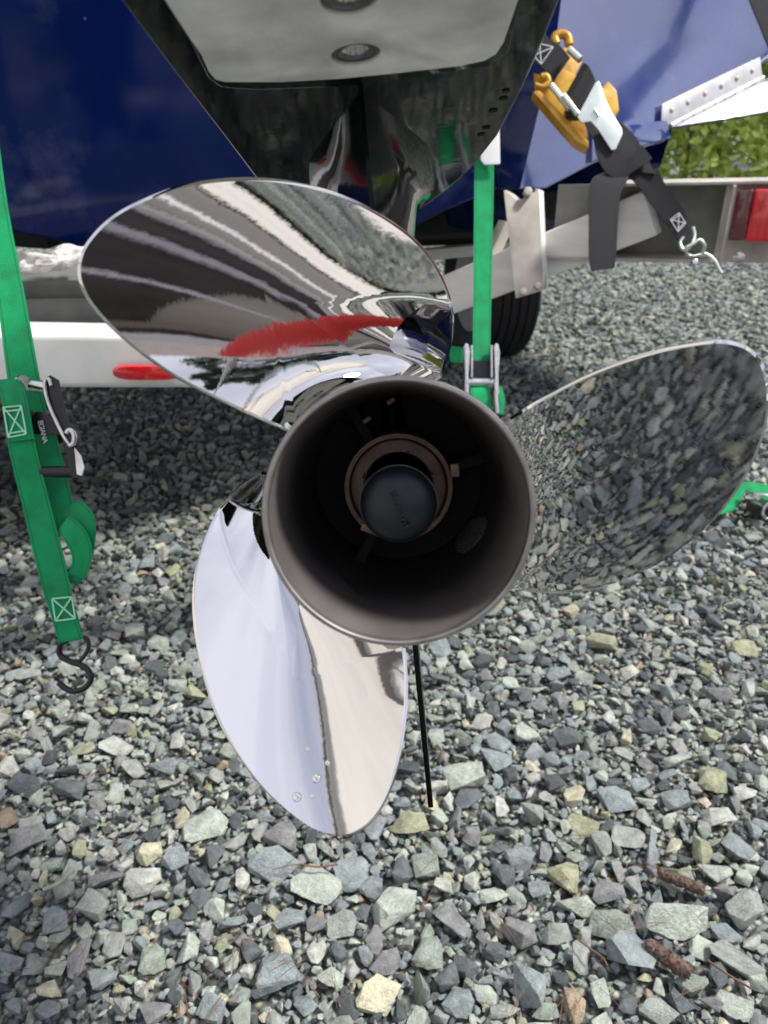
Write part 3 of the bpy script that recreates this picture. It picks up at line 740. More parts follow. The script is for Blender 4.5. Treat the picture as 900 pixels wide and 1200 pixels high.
# knotted tail: loop ribbon
A, B = W([(64, 604, 78, 590, .90), (80, 610, 96, 588, .885), (92, 622, 110, 604, .875), (94, 640, 112, 628, .872), (88, 656, 106, 662, .872), (78, 668, 94, 682, .876), (72, 664, 80, 680, .888), (70, 640, 72, 655, .90)])
ribbon('loop_webbing', A, B, M['green'], st)
A, B = W([(68, 622, 80, 606, .874), (76, 634, 90, 610, .868), (84, 650, 104, 628, .866), (84, 664, 108, 652, .867), (80, 672, 100, 678, .870)])
ribbon('loop_webbing', A, B, M['green'], st)
# black hook
hk = [(80, 750, .872), (74, 752, .872), (70, 758, .874), (71, 768, .876), (82, 775, .874), (96, 780, .872), (105, 788, .870), (106, 798, .870), (98, 807, .872), (86, 810, .876), (76, 806, .878), (69, 800, .880)]
tube('s_hook', [P(*q) for q in hk], .0034, M['blackmetal'], st, smooth_pts=5)
tube('s_hook', [P(*q) for q in [(78, 751, .872), (90, 747, .874), (101, 748, .876), (104, 757, .876), (98, 770, .874), (88, 778, .873)]], .0024, M['blackmetal'], st, smooth_pts=5)
# ratchet
rt = bpy.data.objects.new('ratchet', None); COL.objects.link(rt); rt.parent = st
prism('frame_plate', pixpoly([(26, 445), (50, 446), (66, 452), (78, 512), (74, 520), (42, 520), (34, 480)], .925), toCam * .004, M['blackmetal'], rt, bevel=.001)
tube('spindle', [P(22, 450, .90), P(62, 455, .895)], .0072, M['chrome'], rt, n=14)
tube('spindle_bolt', [P(25, 449, .888), P(27, 449.5, .886)], .0095, M['chrome'], rt, n=14)
prism('handle_side', [P(*q, .865) for q in [(53, 444), (60, 440), (70, 446), (74, 470), (84, 500), (90, 514), (94, 532), (98, 552), (92, 561), (84, 558), (78, 528), (70, 500), (60, 474), (52, 456)]], toCam * .003, M['blackmetal'], rt, bevel=.0008)
tube('handle_edge', [P(*q, .860) for q in [(60, 452), (57, 444), (53, 446), (53, 458), (58, 476), (66, 494), (74, 510), (82, 522)]], .0022, M['chrome'], rt, smooth_pts=4)
tube('release_latch', [P(*q, .858) for q in [(78, 508), (82, 504), (87, 510), (86, 520), (81, 522)]], .0032, M['chrome'], rt, smooth_pts=4)
rbox('pawl_bar', P(55, 496, .885), (CR * .034, CU * .026, CF * .006), M['blackmetal'], rt, bevel=.001)
tube('handle_grip', [P(50, 553, .875), P(88, 553, .868)], .0068, M['blackmetal'], rt, n=14)
prism('handle_tip', [P(*q, .858) for q in [(88, 524), (96, 534), (100, 548), (97, 558), (91, 556)]], toCam * .003, M['steel_dull'], rt, bevel=.0008)
for q in ((37, 484), (57, 483)): lathe('ratchet_rivet', [(.0035, 0), (.003, .0015), (0, .002)], M['brown'], rt, n=12, mtx=mt_(P(*q, .880), toCam, rt))
tmx = loc_of(rt, [P(50, 506, .8805)])[0]
rotm = Matrix((( *(-CU * .97 + CR * .24), ), ( *(CR * .97 + CU * .24), ), (*(toCam), ))).transposed().to_4x4()
textmesh('lettering', 'EGIANA', .0085, M['print'], rt, Matrix.Translation(tmx) @ rotm, ext=.0001, space=.82)
# slot behind sewn fold top
# ------------------------------------------------------------------ centre green strap
s2 = empty('ratchet_strap', 'green ratchet strap hanging straight down beside the grey bracket above the tyre', 'strap', Matrix.Translation(P(566, 400, 1.5)), group='green ratchet straps')
A, B = W([(556, 120, 580, 120, 1.52), (556, 190, 579, 190, 1.50), (555, 300, 577, 300, 1.48), (554, 422, 574, 422, 1.46), (555, 440, 573, 440, 1.46)])
ribbon('upper_webbing', A, B, M['green'], s2)
prism('metal_keeper', pixpoly([(563, 188), (564, 160), (585, 138), (586, 193), (567, 194)], 1.485), toCam * .004, M['aluw'], s2, bevel=.002)
A, B = W([(551, 452, 572, 450, 1.44), (552, 462, 574, 460, 1.43), (553, 480, 576, 478, 1.43), (556, 500, 580, 498, 1.44)])
ribbon('wound_webbing', A, B, M['green'], s2)
A, B = W([(583, 455, 588, 452, 1.47), (585, 470, 592, 468, 1.46), (584, 484, 590, 486, 1.46)])
ribbon('tail_webbing', A, B, M['green'], s2)
A, B = W([(526, 405, 528, 424, 1.55), (542, 407, 541, 425, 1.53)])
ribbon('side_webbing', A, B, M['green'], s2)
rt2 = bpy.data.objects.new('ratchet', None); COL.objects.link(rt2); rt2.parent = s2
for px0 in (546, 581):
    prism('handle_side', pixpoly([(px0 - 2, 405), (px0, 402), (px0 + 3, 403), (px0 + 5, 412), (px0 + 3, 440), (px0 + 4, 462), (px0, 466), (px0 - 2, 462), (px0 - 1, 440)], 1.42), -toCam * .035, M['chrome'], rt2, bevel=.001)
    tube('handle_leg', [P(px0, 460, 1.42), P(px0 + (-8 if px0 < 560 else 2), 484, 1.42)], .004, M['chrome'], rt2)
rbox('frame_plate', P(563, 435, 1.45), (CR * .034, CU * .040, CF * .010), M['blackmetal'], rt2, bevel=.002)
for px0 in (552, 575): rbox('frame_cheek', P(px0, 425, 1.44), (CR * .004, CU * .06, CF * .03), M['chrome'], rt2, bevel=.001)
tube('spindle', [P(545, 448, 1.44), P(583, 448, 1.44)], .009, M['chrome'], rt2, n=14)
# ------------------------------------------------------------------ green strap lying on the gravel at the right
gd = G(880, 585)
def GG(px, py, z=.03): return hit(px, py, (0, 0, z), Vector((0, 0, 1)))
s3 = empty('ratchet_strap', 'bright green ratchet strap lying on gravel beyond the right propeller blade', 'strap', Matrix.Translation(gd), group='green ratchet straps')
ribbon('webbing', [GG(820, 606, .04), GG(848, 580, .05), GG(870, 565, .075), GG(905, 569, .07), GG(960, 575, .05)], [GG(848, 602, .035), GG(862, 596, .04), GG(876, 577, .06), GG(905, 588, .05), GG(960, 590, .03)], M['green'], s3)
tube('handle_edge', [GG(874, 576, .075), GG(884, 579, .085), (GG(905, 581, .085)), GG(920, 583, .08)], .004, M['chrome'], s3, smooth_pts=4)
tube('handle_ring', [GG(*q, .06) for q in [(900, 590), (895, 596), (894, 603), (899, 608), (906, 606)]], .004, M['chrome'], s3, smooth_pts=4)
rbox('frame_plate', GG(893, 596, .04), (Vector((.07, .01, -.01)), Vector((0, .05, 0)), Z * .03), M['blackmetal'], s3, bevel=.003)
tube('bolt', [GG(874, 583, .07), GG(880, 584, .07)], .006, M['chrome'], s3, n=12)
rbox('latch', GG(888, 590, .065), (Vector((.022, 0, -.01)), Vector((0, .012, 0)), Z * .004), M['chrome'], s3, bevel=.001)
# ------------------------------------------------------------------ black transom tie-down with yellow plate
s4 = empty('transom_tie_down', 'black webbing tie-down with yellow ratchet plate hooked from transom to trailer', 'strap', Matrix.Translation(P(690, 130, 1.6)))
DD = 1.56
yp = [(625, 86), (640, 92), (652, 78), (664, 84), (706, 104), (712, 96), (722, 108), (725, 130), (718, 142), (704, 136), (686, 150), (690, 172), (676, 166), (650, 138), (627, 112)]
prism('yellow_plate', pixpoly(yp, DD + .02), toCam * .004, M['yellow'], s4, bevel=.0015)
prism('yellow_side', pixpoly([(625, 107), (632, 106), (690, 166), (690, 173), (676, 166)], DD - .015), -toCam * .03, M['yellow'], s4, bevel=.001)
tube('yellow_curl', [P(*q, DD) for q in [(652, 52), (650, 44), (657, 40), (665, 43), (667, 53)]], .009, M['yellow'], s4, smooth_pts=4)
tube('yellow_curl', [P(*q, DD - .01) for q in [(627, 100), (636, 102), (643, 96), (640, 89), (634, 90)]], .006, M['yellow'], s4, smooth_pts=4)
prism('yellow_plate', pixpoly([(648, 60), (665, 56), (682, 72), (662, 112), (646, 112), (650, 90)], DD + .03), toCam * .003, M['yellow'], s4, bevel=.001)
A, B = W([(604, 22, 628, 4, DD + .02), (622, 66, 640, 41, DD), (636, 80, 656, 54, DD - .01), (648, 96, 668, 68, DD)])
ribbon('upper_webbing', A, B, M['black'], s4, thick=.003)
stitch_box(s4, [P(632, 52, DD - .012), P(648, 56, DD - .012), P(634, 76, DD - .012), P(625, 66, DD - .012)], M['stitchw'], toCam * .003, r=.0007, extra=False)
A, B = W([(664, 110, 684, 74, DD - .01), (670, 116, 690, 78, DD - .035), (678, 128, 697, 94, DD - .035), (680, 131, 698, 98, DD - .01)])
ribbon('wound_webbing', A, B, M['black'], s4, thick=.003)
tube('ratchet_bar', [P(646, 100, DD - .02), P(668, 128, DD - .03)], .0062, M['zinc_pale'], s4)
tube('ratchet_bar', [P(667, 58, DD - .02), P(680, 70, DD - .03)], .0072, M['zinc_pale'], s4)
tube('ratchet_pin', [P(660, 112, DD - .04), P(677, 134, DD - .04)], .006, M['zinc_pale'], s4)
rbox('ratchet_block', P(672, 134, DD - .01), (CR * .035, CU * .018, CF * .02), M['blackmetal'], s4)
prism('handle', pixpoly([(676, 138), (680, 130), (697, 98), (701, 96), (708, 116), (716, 132), (728, 152), (729, 158), (721, 176), (716, 177), (700, 152), (692, 143), (681, 145)], DD - .04), toCam * .004, M['zinc_pale'], s4, bevel=.0015)
tube('handle_slot', [P(697, 128, DD - .047), P(702, 136, DD - .047)], .0022, M['steel_dull'], s4)
A, B = W([(684, 142, 722, 138, DD), (692, 158, 742, 158, DD - .005), (706, 178, 756, 180, DD - .01), (722, 196, 768, 204, DD - .01), (744, 214, 770, 198, DD - .005), (762, 238, 782, 221, DD), (780, 262, 800, 244, DD), (792, 278, 806, 262, DD), (800, 282, 811, 272, DD)])
ribbon('lower_webbing', A, B, M['black'], s4, thick=.003)
A, B = W([(695, 160, 716, 150, DD - .03), (700, 184, 726, 176, DD - .035), (712, 204, 740, 190, DD - .035), (730, 210, 748, 196, DD - .03)])
ribbon('slack_loop', A, B, M['black'], s4, thick=.003)
A, B = W([(736, 186, 752, 170, DD - .02), (744, 200, 764, 186, DD - .022)])
ribbon('keeper_loop', A, B, M['black'], s4, thick=.004)
A, B = W([(716, 200, 740, 196, DD - .01), (696, 208, 735, 212, DD - .035), (690, 225, 727, 228, DD - .045), (690, 260, 724, 262, DD - .045), (690, 300, 722, 298, DD - .045), (693, 318, 720, 314, DD - .045)])
ribbon('hanging_tail', A, B, M['black'], s4, thick=.003)
stitch_box(s4, [P(785, 258, DD - .003), P(795, 250, DD - .003), P(803, 262, DD - .003), P(794, 272, DD - .003)], M['stitchw'], toCam * .003, r=.0007, extra=True)
hk = bpy.data.objects.new('wire_hook', None); COL.objects.link(hk); hk.parent = s4
tube('wire', [P(*q) for q in [(812, 266, DD), (814, 277, DD), (808, 290, DD - .005), (800, 292, DD - .005), (797, 284, DD), (801, 278, DD)]], .0035, M['zinc_pale'], hk, smooth_pts=4)
tube('wire', [P(*q) for q in [(804, 290, DD - .01), (812, 286, DD - .012), (820, 281, DD - .012), (826, 288, DD - .01), (824, 296, DD), (830, 299, DD), (838, 306, DD), (843, 316, DD), (846, 320, DD)]], .0035, M['zinc_pale'], hk, smooth_pts=4)
tube('wire', [P(*q) for q in [(800, 288, DD), (806, 298, DD + .01), (813, 300, DD + .01), (826, 298, DD + .01), (836, 307, DD)]], .0028, M['zinc_pale'], hk, smooth_pts=4)
lathe('hook_end', [(.007, 0), (.006, .008), (0, .010)], M['chrome'], hk, n=14, mtx=mt_(P(813, 308, DD), toCam, hk))
# second black strap at the top right corner
A, B = W([(868, -40, 900, -50, 1.45), (878, 0, 906, -8, 1.45), (890, 30, 915, 20, 1.45), (902, 60, 925, 50, 1.45), (920, 100, 940, 90, 1.45)])
o = ribbon('black_strap', A, B, M['black'], None, thick=.003)
tag(o, 'black webbing strap crossing the blue hull at the top right corner', 'strap')

#@@GROUND
# ------------------------------------------------------------------ gravel
def stone_mat(name, cols, rnd=True):
    m = bpy.data.materials.new(name); m.use_nodes = True; t = m.node_tree; b = t.nodes['Principled BSDF']; b.inputs['Roughness'].default_value = .72
    b.inputs['Specular IOR Level'].default_value = .35
    oi = t.nodes.new('ShaderNodeObjectInfo'); r = t.nodes.new('ShaderNodeValToRGB'); cr = r.color_ramp; cr.interpolation = 'CONSTANT' if len(cols) > 2 else 'LINEAR'
    while len(cr.elements) < len(cols): cr.elements.new(.5)
    for i, (p, c) in enumerate(cols): cr.elements[i].position = p; cr.elements[i].color = (*c, 1)
    t.links.new(oi.outputs['Random'], r.inputs[0])
    tc = t.nodes.new('ShaderNodeTexCoord')
    ad = t.nodes.new('ShaderNodeVectorMath'); ad.operation = 'ADD'; sc = t.nodes.new('ShaderNodeVectorMath'); sc.operation = 'SCALE'; sc.inputs[3].default_value = 0
    sm = t.nodes.new('ShaderNodeMath'); sm.operation = 'MULTIPLY'; sm.inputs[1].default_value = 37
    t.links.new(oi.outputs['Random'], sm.inputs[0]); t.links.new(tc.outputs['Object'], ad.inputs[0]); t.links.new(sm.outputs[0], ad.inputs[1])
    n1 = t.nodes.new('ShaderNodeTexNoise'); n1.inputs['Scale'].default_value = 1.7; n1.inputs['Detail'].default_value = 8; n1.inputs['Roughness'].default_value = .65
    n2 = t.nodes.new('ShaderNodeTexNoise'); n2.inputs['Scale'].default_value = 9; n2.inputs['Detail'].default_value = 6; n2.inputs['Roughness'].default_value = .7
    t.links.new(ad.outputs[0], n1.inputs['Vector']); t.links.new(ad.outputs[0], n2.inputs['Vector'])
    mr = t.nodes.new('ShaderNodeMapRange'); mr.inputs['From Min'].default_value = .3; mr.inputs['From Max'].default_value = .7; mr.inputs['To Min'].default_value = .62; mr.inputs['To Max'].default_value = 1.28
    t.links.new(n1.outputs['Fac'], mr.inputs[0])
    mr2 = t.nodes.new('ShaderNodeMapRange'); mr2.inputs['From Min'].default_value = .35; mr2.inputs['From Max'].default_value = .65; mr2.inputs['To Min'].default_value = .82; mr2.inputs['To Max'].default_value = 1.15
    t.links.new(n2.outputs['Fac'], mr2.inputs[0])
    ml = t.nodes.new('ShaderNodeMath'); ml.operation = 'MULTIPLY'; t.links.new(mr.outputs[0], ml.inputs[0]); t.links.new(mr2.outputs[0], ml.inputs[1])
    vm = t.nodes.new('ShaderNodeVectorMath'); vm.operation = 'SCALE'; t.links.new(r.outputs[0], vm.inputs[0]); t.links.new(ml.outputs[0], vm.inputs[3])
    t.links.new(vm.outputs[0], b.inputs['Base Color'])
    bp = t.nodes.new('ShaderNodeBump'); bp.inputs['Strength'].default_value = .55; bp.inputs['Distance'].default_value = .12
    mxn = t.nodes.new('ShaderNodeMath'); mxn.operation = 'ADD'; t.links.new(n1.outputs['Fac'], mxn.inputs[0]); t.links.new(n2.outputs['Fac'], mxn.inputs[1])
    t.links.new(mxn.outputs[0], bp.inputs['Height']); t.links.new(bp.outputs[0], b.inputs['Normal'])
    return m
CC = dict(blue=(.30, .345, .345), bluedk=(.145, .168, .172), green=(.33, .38, .315), grey=(.37, .385, .35), pale=(.55, .565, .50), purple=(.27, .27, .27), cream=(.62, .585, .42), olive=(.40, .41, .27), tan=(.44, .35, .25), dark=(.105, .120, .122), palegreen=(.47, .525, .445), rusty=(.48, .24, .13))
mix = [(0, CC['blue']), (.13, CC['bluedk']), (.27, CC['grey']), (.38, CC['green']), (.49, CC['purple']), (.56, CC['pale']), (.65, CC['dark']), (.72, CC['blue']), (.80, CC['palegreen']), (.87, CC['grey']), (.915, CC['cream']), (.940, CC['olive']), (.975, CC['tan']), (.981, CC['palegreen'])]
MS = stone_mat('mixed_crushed_stone', mix)
MSC = {k: stone_mat('stone_' + k, [(0, v), (1, tuple(c * 1.08 for c in v))]) for k, v in CC.items()}
def rock(seed, npts=13, sub=1, flat=.62):
    rr = random.Random(seed); bm = bmesh.new()
    ax = (1, rr.uniform(.68, .95), rr.uniform(flat - .12, flat + .15))
    for i in range(npts):
        v = Vector((rr.gauss(0, 1), rr.gauss(0, 1), rr.gauss(0, 1))).normalized() * rr.uniform(.88, 1.08)
        v = Vector([math.copysign(abs(c) ** .8, c) for c in v])
        bm.verts.new((v.x * ax[0], v.y * ax[1], v.z * ax[2]))
    bmesh.ops.convex_hull(bm, input=bm.verts[:])
    for v in [v for v in bm.verts if not v.link_faces]: bm.verts.remove(v)
    bmesh.ops.dissolve_limit(bm, angle_limit=rad(12), verts=bm.verts[:], edges=bm.edges[:])
    bmesh.ops.bevel(bm, geom=bm.edges[:], offset=.028, segments=2 if sub else 1, profile=.6, affect='EDGES')
    if sub:
        bmesh.ops.triangulate(bm, faces=bm.faces[:])
        bmesh.ops.subdivide_edges(bm, edges=[e for e in bm.edges if e.calc_length() > .3], cuts=2, use_grid_fill=True)
        bmesh.ops.triangulate(bm, faces=bm.faces[:])
        off = Vector((seed * 3.1, seed * 1.7, 0))
        for v in bm.verts: v.co += v.co.normalized() * (.045 * noise.noise(v.co * 2.6 + off) + .030 * noise.noise(v.co * 6 + off))
    me = bpy.data.meshes.new('stone'); bm.to_mesh(me); bm.free()
    me.polygons.foreach_set('use_smooth', [True] * len(me.polygons))
    try: me.set_sharp_from_angle(angle=rad(22))
    except Exception: pass
    return me
protos = [rock(i + 1, npts=10 + i % 6, flat=.5 + .03 * (i % 7)) for i in range(16)]
for p in protos: p.materials.append(MS)

# ground sheet
def gmat():
    m = bpy.data.materials.new('fine_grey_gravel'); m.use_nodes = True; t = m.node_tree; b = t.nodes['Principled BSDF']; b.inputs['Roughness'].default_value = .9
    tc = t.nodes.new('ShaderNodeTexCoord')
    v = t.nodes.new('ShaderNodeTexVoronoi'); v.inputs['Scale'].default_value = 105; t.links.new(tc.outputs['Object'], v.inputs['Vector'])
    r = t.nodes.new('ShaderNodeValToRGB'); cr = r.color_ramp; cr.interpolation = 'CONSTANT'
    while len(cr.elements) < len(mix): cr.elements.new(.5)
    for i, (p, c) in enumerate(mix): cr.elements[i].position = p; cr.elements[i].color = (*c, 1)
    sp = t.nodes.new('ShaderNodeSeparateColor'); t.links.new(v.outputs['Color'], sp.inputs[0]); t.links.new(sp.outputs[0], r.inputs[0])
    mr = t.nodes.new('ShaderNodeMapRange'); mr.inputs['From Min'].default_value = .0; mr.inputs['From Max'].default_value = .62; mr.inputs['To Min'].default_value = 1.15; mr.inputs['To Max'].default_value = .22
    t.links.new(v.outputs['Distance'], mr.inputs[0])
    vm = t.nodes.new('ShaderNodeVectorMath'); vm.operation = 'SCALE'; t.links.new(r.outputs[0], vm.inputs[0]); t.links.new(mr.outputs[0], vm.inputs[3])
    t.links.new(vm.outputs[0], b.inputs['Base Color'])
    bp = t.nodes.new('ShaderNodeBump'); bp.invert = True; bp.inputs['Strength'].default_value = 1; bp.inputs['Distance'].default_value = .005
    t.links.new(v.outputs['Distance'], bp.inputs['Height']); t.links.new(bp.outputs[0], b.inputs['Normal'])
    return m
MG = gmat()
gp = [-600, -60, -20, -8, -4, -2, 0, 2, 4, 8, 20, 60, 600]
vs = [(x, y, 0) for y in gp for x in gp]; n = len(gp)
fs = [(j * n + i, j * n + i + 1, (j + 1) * n + i + 1, (j + 1) * n + i) for j in range(n - 1) for i in range(n - 1)]
vs = [(x, y, -.007) for x, y, z in vs]
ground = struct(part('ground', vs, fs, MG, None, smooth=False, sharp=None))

npr = np.random.RandomState(5)
# chosen stones from the photograph (px, py, width px, aspect, colour, turn)
SP = [(612, 1160, 76, .85, 'blue', 10), (738, 1137, 72, .8, 'blue', 60), (792, 1083, 80, .6, 'palegreen', -12), (443, 1172, 56, .9, 'cream', 0),
 (371, 1043, 58, .85, 'palegreen', 20), (325, 1146, 56, 1.0, 'blue', -30), (316, 1160, 44, .8, 'bluedk', 0), (216, 1115, 40, 1.1, 'palegreen', 80), (240, 975, 56, .7, 'palegreen', -10),
 (180, 1006, 40, .8, 'cream', 20), (168, 1037, 44, 1.0, 'pale', 70), (124, 1036, 40, .8, 'purple', 0), (33, 992, 52, .8, 'purple', -20), (112, 1068, 48, .7, 'grey', 30),
 (100, 1128, 44, .95, 'purple', 0), (118, 1150, 38, .9, 'blue', 0), (18, 1102, 42, .85, 'olive', 10), (73, 1108, 34, .9, 'green', 0), (14, 1130, 36, .7, 'blue', 0),
 (321, 1020, 62, .8, 'blue', 10), (413, 1028, 40, 1.15, 'blue', 60), (331, 985, 44, .85, 'purple', 0), (342, 1082, 42, .8, 'blue', 0), (324, 1118, 38, 1.1, 'cream', 60),
 (400, 1088, 40, .9, 'grey', 0), (466, 1075, 62, 1.0, 'palegreen', 45), (503, 1122, 46, .9, 'green', 0), (527, 1085, 42, 1.2, 'purple', 80), (480, 972, 48, .7, 'olive', 0),
 (545, 918, 60, .6, 'palegreen', -10), (552, 945, 42, .8, 'bluedk', 50), (580, 895, 40, .9, 'blue', 0), (620, 958, 50, .6, 'grey', 10), (678, 941, 34, 1.0, 'cream', 0),
 (683, 970, 40, .8, 'olive', 0), (722, 943, 46, 1.0, 'blue', 60), (733, 985, 40, .9, 'grey', 0), (662, 1032, 42, .9, 'olive', 30), (713, 1051, 46, .8, 'purple', 0),
 (673, 1070, 50, .7, 'palegreen', -10), (714, 1090, 56, .7, 'green', 30), (616, 1105, 66, .45, 'purple', 40), (833, 920, 44, .9, 'olive', 0), (872, 935, 36, .9, 'pale', 0),
 (840, 965, 44, .6, 'pale', 0), (792, 943, 40, .7, 'blue', 0), (870, 1000, 60, .6, 'blue', 0), (836, 1027, 42, .7, 'palegreen', 0), (844, 1052, 44, .5, 'purple', -5),
 (878, 1074, 60, .7, 'grey', -30), (732, 1117, 0, 1, 'blue', 0), (820, 1115, 34, 1.0, 'palegreen', 0), (860, 1130, 60, .5, 'grey', 35), (705, 758, 40, .7, 'olive', 10),
 (655, 795, 34, .8, 'blue', 0), (838, 820, 44, .6, 'purple', 0), (872, 765, 40, .7, 'olive', 0), (893, 1150, 40, .8, 'palegreen', 0), (538, 1180, 46, .7, 'blue', 10),
 (590, 1190, 40, .6, 'grey', 0), (640, 1190, 34, .7, 'green', 0), (250, 1188, 44, .8, 'blue', 30), (290, 1196, 40, .8, 'green', 0), (180, 1190, 40, .8, 'purple', 0),
 (140, 1183, 38, .7, 'grey', 0), (60, 1195, 40, .7, 'purple', 20), (860, 1180, 44, .8, 'palegreen', 10), (770, 1190, 46, .7, 'grey', 30), (137, 880, 40, .7, 'pale', 20), (85, 930, 44, .7, 'bluedk', 10), (60, 1165, 34, .8, 'cream', 30),
 (190, 905, 40, .7, 'blue', -20), (30, 925, 46, .6, 'bluedk', 30), (560, 985, 38, .8, 'purple', 10), (610, 1010, 40, .8, 'blue', 50), (578, 1055, 36, .8, 'palegreen', 10), (650, 1100, 40, .8, 'grey', 10), (500, 1020, 40, .9, 'green', 0), (445, 1105, 36, .9, 'purple', 0)]
placed = []  # (x, y, r)
GR = {}
def near(x, y, r, k=.82):
    gx, gy = int(math.floor(x / .08)), int(math.floor(y / .08))
    for i in (-1, 0, 1):
        for j in (-1, 0, 1):
            for (a, b, c) in GR.get((gx + i, gy + j), ()):
                if (a - x) ** 2 + (b - y) ** 2 < ((c + r) * k) ** 2: return True
    return False
def addp(x, y, r): GR.setdefault((int(math.floor(x / .08)), int(math.floor(y / .08))), []).append((x, y, r))
stones = []
def put_stone(x, y, z, s, asp, col, yaw, tilt=(0, 0), k=None):
    me = protos[npr.randint(len(protos)) if k is None else k]
    o = bpy.data.objects.new('stone', me); COL.objects.link(o); o.parent = ground
    o.location = (x, y, z); o.rotation_euler = (tilt[0], tilt[1], yaw); o.scale = (s, s * asp, s * .78)
    if col:
        o.material_slots[0].link = 'OBJECT'; o.material_slots[0].material = MSC[col]
    stones.append(o)
for i, (px, py, wpx, asp, col, turn) in enumerate(SP):
    if not wpx: continue
    g = G(px, py); d = (g - CP).dot(CF); s = wpx / 900 * d / 2 * 1.06
    put_stone(g.x, g.y, s * .30, s, asp / .85, col, rad(-turn), (npr.uniform(-.2, .2), npr.uniform(-.2, .2)), i % 16)
    addp(g.x, g.y, s * (asp + 1) / 2)
# random sizes: large to small, dart throwing inside the view footprint
pts = []
def inview(x, y):
    if y > 0.15:
        hw = .25 + .62 * math.hypot(y, CH)
        return abs(x) < hw
    return abs(x) < .9
def throw(n, r0, r1, y0, y1, k, zf, hwmax=9):
    out = []
    ys = npr.uniform(y0, y1, n * 1); xs = npr.uniform(-1, 1, n); rs = r0 + (r1 - r0) * npr.uniform(0, 1, n) ** 2
    for x, y, r in zip(xs, ys, rs):
        x = x * (.35 + .66 * math.hypot(max(y, 0), CH))
        if near(x, y, r, k): continue
        addp(x, y, r); out.append((x, y, r * zf * npr.uniform(.6, 1.3), r))
    return out
big = throw(26000, .0155, .027, -.75, 3.2, .74, .38)
med = throw(90000, .0118, .0180, -.75, 3.4, .74, .42)
sml = throw(120000, .0052, .0098, -.75, 3.2, .72, .25)
print('STONES', len(big), len(med), len(sml))
GR.clear()
base = throw(60000, .0065, .0105, -.75, 3.3, .62, .02)
farp = []
for x, y in zip(npr.uniform(-5, 8, 120000), npr.uniform(3.2, 10, 120000)):
    if abs(x) < .4 + .62 * y: farp.append((x, y, .003, npr.uniform(.012, .024)))
side = []
for _ in range(15000):
    side.append((npr.uniform(-1.4, 1.7), npr.uniform(-1.9, -.6), npr.uniform(.002, .012), .008 + .020 * npr.uniform(0, 1) ** 2))
for _ in range(26000):                      # around and behind the photographer, mirrored in the blades
    x, y = npr.uniform(-2.5, 4.2), npr.uniform(-3, 3.2)
    if abs(x) < .35 + .66 * math.hypot(max(y, 0), CH) and y > -.75: continue
    side.append((x, y, .004, npr.uniform(.010, .024)))
big.sort(key=lambda q: -q[3] / math.hypot(q[1], CH))
def vis(q):
    v = Vector((q[0], q[1], 0)) - CP; d = v.dot(CF); px = 450 + 900 * v.x / d; py = 600 - 900 * v.dot(CU) / d
    return -10 < px < 910 and 300 < py < 1210
top = [q for q in big if vis(q)][:225]; ts = set(id(q) for q in top)
for q in top: put_stone(q[0], q[1], q[2], q[3], npr.uniform(.8, 1.1), None, npr.uniform(0, 6.28), (npr.normal(0, .3), npr.normal(0, .3)))
rest = [q for q in big if id(q) not in ts] + med + sml + base + farp + side
# ONE object: gravel mass, stones instanced on its points
pc = bpy.data.collections.new('stone_kinds')
for p in protos:
    o = bpy.data.objects.new('stone_kind', p); pc.objects.link(o)
me = bpy.data.meshes.new('gravel'); me.from_pydata([(q[0], q[1], q[2]) for q in rest], [], []); N = len(rest)
a = me.attributes.new('rot', 'FLOAT_VECTOR', 'POINT'); a.data.foreach_set('vector', np.stack([npr.normal(0, .38, N), npr.normal(0, .38, N), npr.uniform(0, 6.28, N)], 1).astype('f4').ravel())
a = me.attributes.new('scl', 'FLOAT_VECTOR', 'POINT'); rr = np.array([q[3] for q in rest]); a.data.foreach_set('vector', (rr[:, None] * np.stack([npr.uniform(.85, 1.25, N), npr.uniform(.75, 1.1, N), npr.uniform(.65, 1.0, N)], 1)).astype('f4').ravel())
a = me.attributes.new('kd', 'INT', 'POINT'); a.data.foreach_set('value', npr.randint(0, 16, N).astype('i4'))
gv = bpy.data.objects.new('gravel', me); COL.objects.link(gv); gv['kind'] = 'stuff'
ng = bpy.data.node_groups.new('gravel_nodes', 'GeometryNodeTree')
ng.interface.new_socket('Geometry', in_out='INPUT', socket_type='NodeSocketGeometry'); ng.interface.new_socket('Geometry', in_out='OUTPUT', socket_type='NodeSocketGeometry')
gi = ng.nodes.new('NodeGroupInput'); go = ng.nodes.new('NodeGroupOutput')
iop = ng.nodes.new('GeometryNodeInstanceOnPoints'); ci = ng.nodes.new('GeometryNodeCollectionInfo'); ci.inputs[0].default_value = pc
ci.inputs['Separate Children'].default_value = True; ci.inputs['Reset Children'].default_value = True
iop.inputs['Pick Instance'].default_value = True
def na(n, t):
    q = ng.nodes.new('GeometryNodeInputNamedAttribute'); q.data_type = t; q.inputs[0].default_value = n
    return [o for o in q.outputs if o.enabled and o.name == 'Attribute'][0]
e2r = ng.nodes.new('FunctionNodeEulerToRotation'); ng.links.new(na('rot', 'FLOAT_VECTOR'), e2r.inputs[0])
ng.links.new(gi.outputs[0], iop.inputs['Points']); ng.links.new(ci.outputs[0], iop.inputs['Instance']); ng.links.new(e2r.outputs[0], iop.inputs['Rotation'])
ng.links.new(na('scl', 'FLOAT_VECTOR'), iop.inputs['Scale']); ng.links.new(na('kd', 'INT'), iop.inputs['Instance Index'])
ng.links.new(iop.outputs[0], go.inputs[0])
md = gv.modifiers.new('gravel', 'NODES'); md.node_group = ng

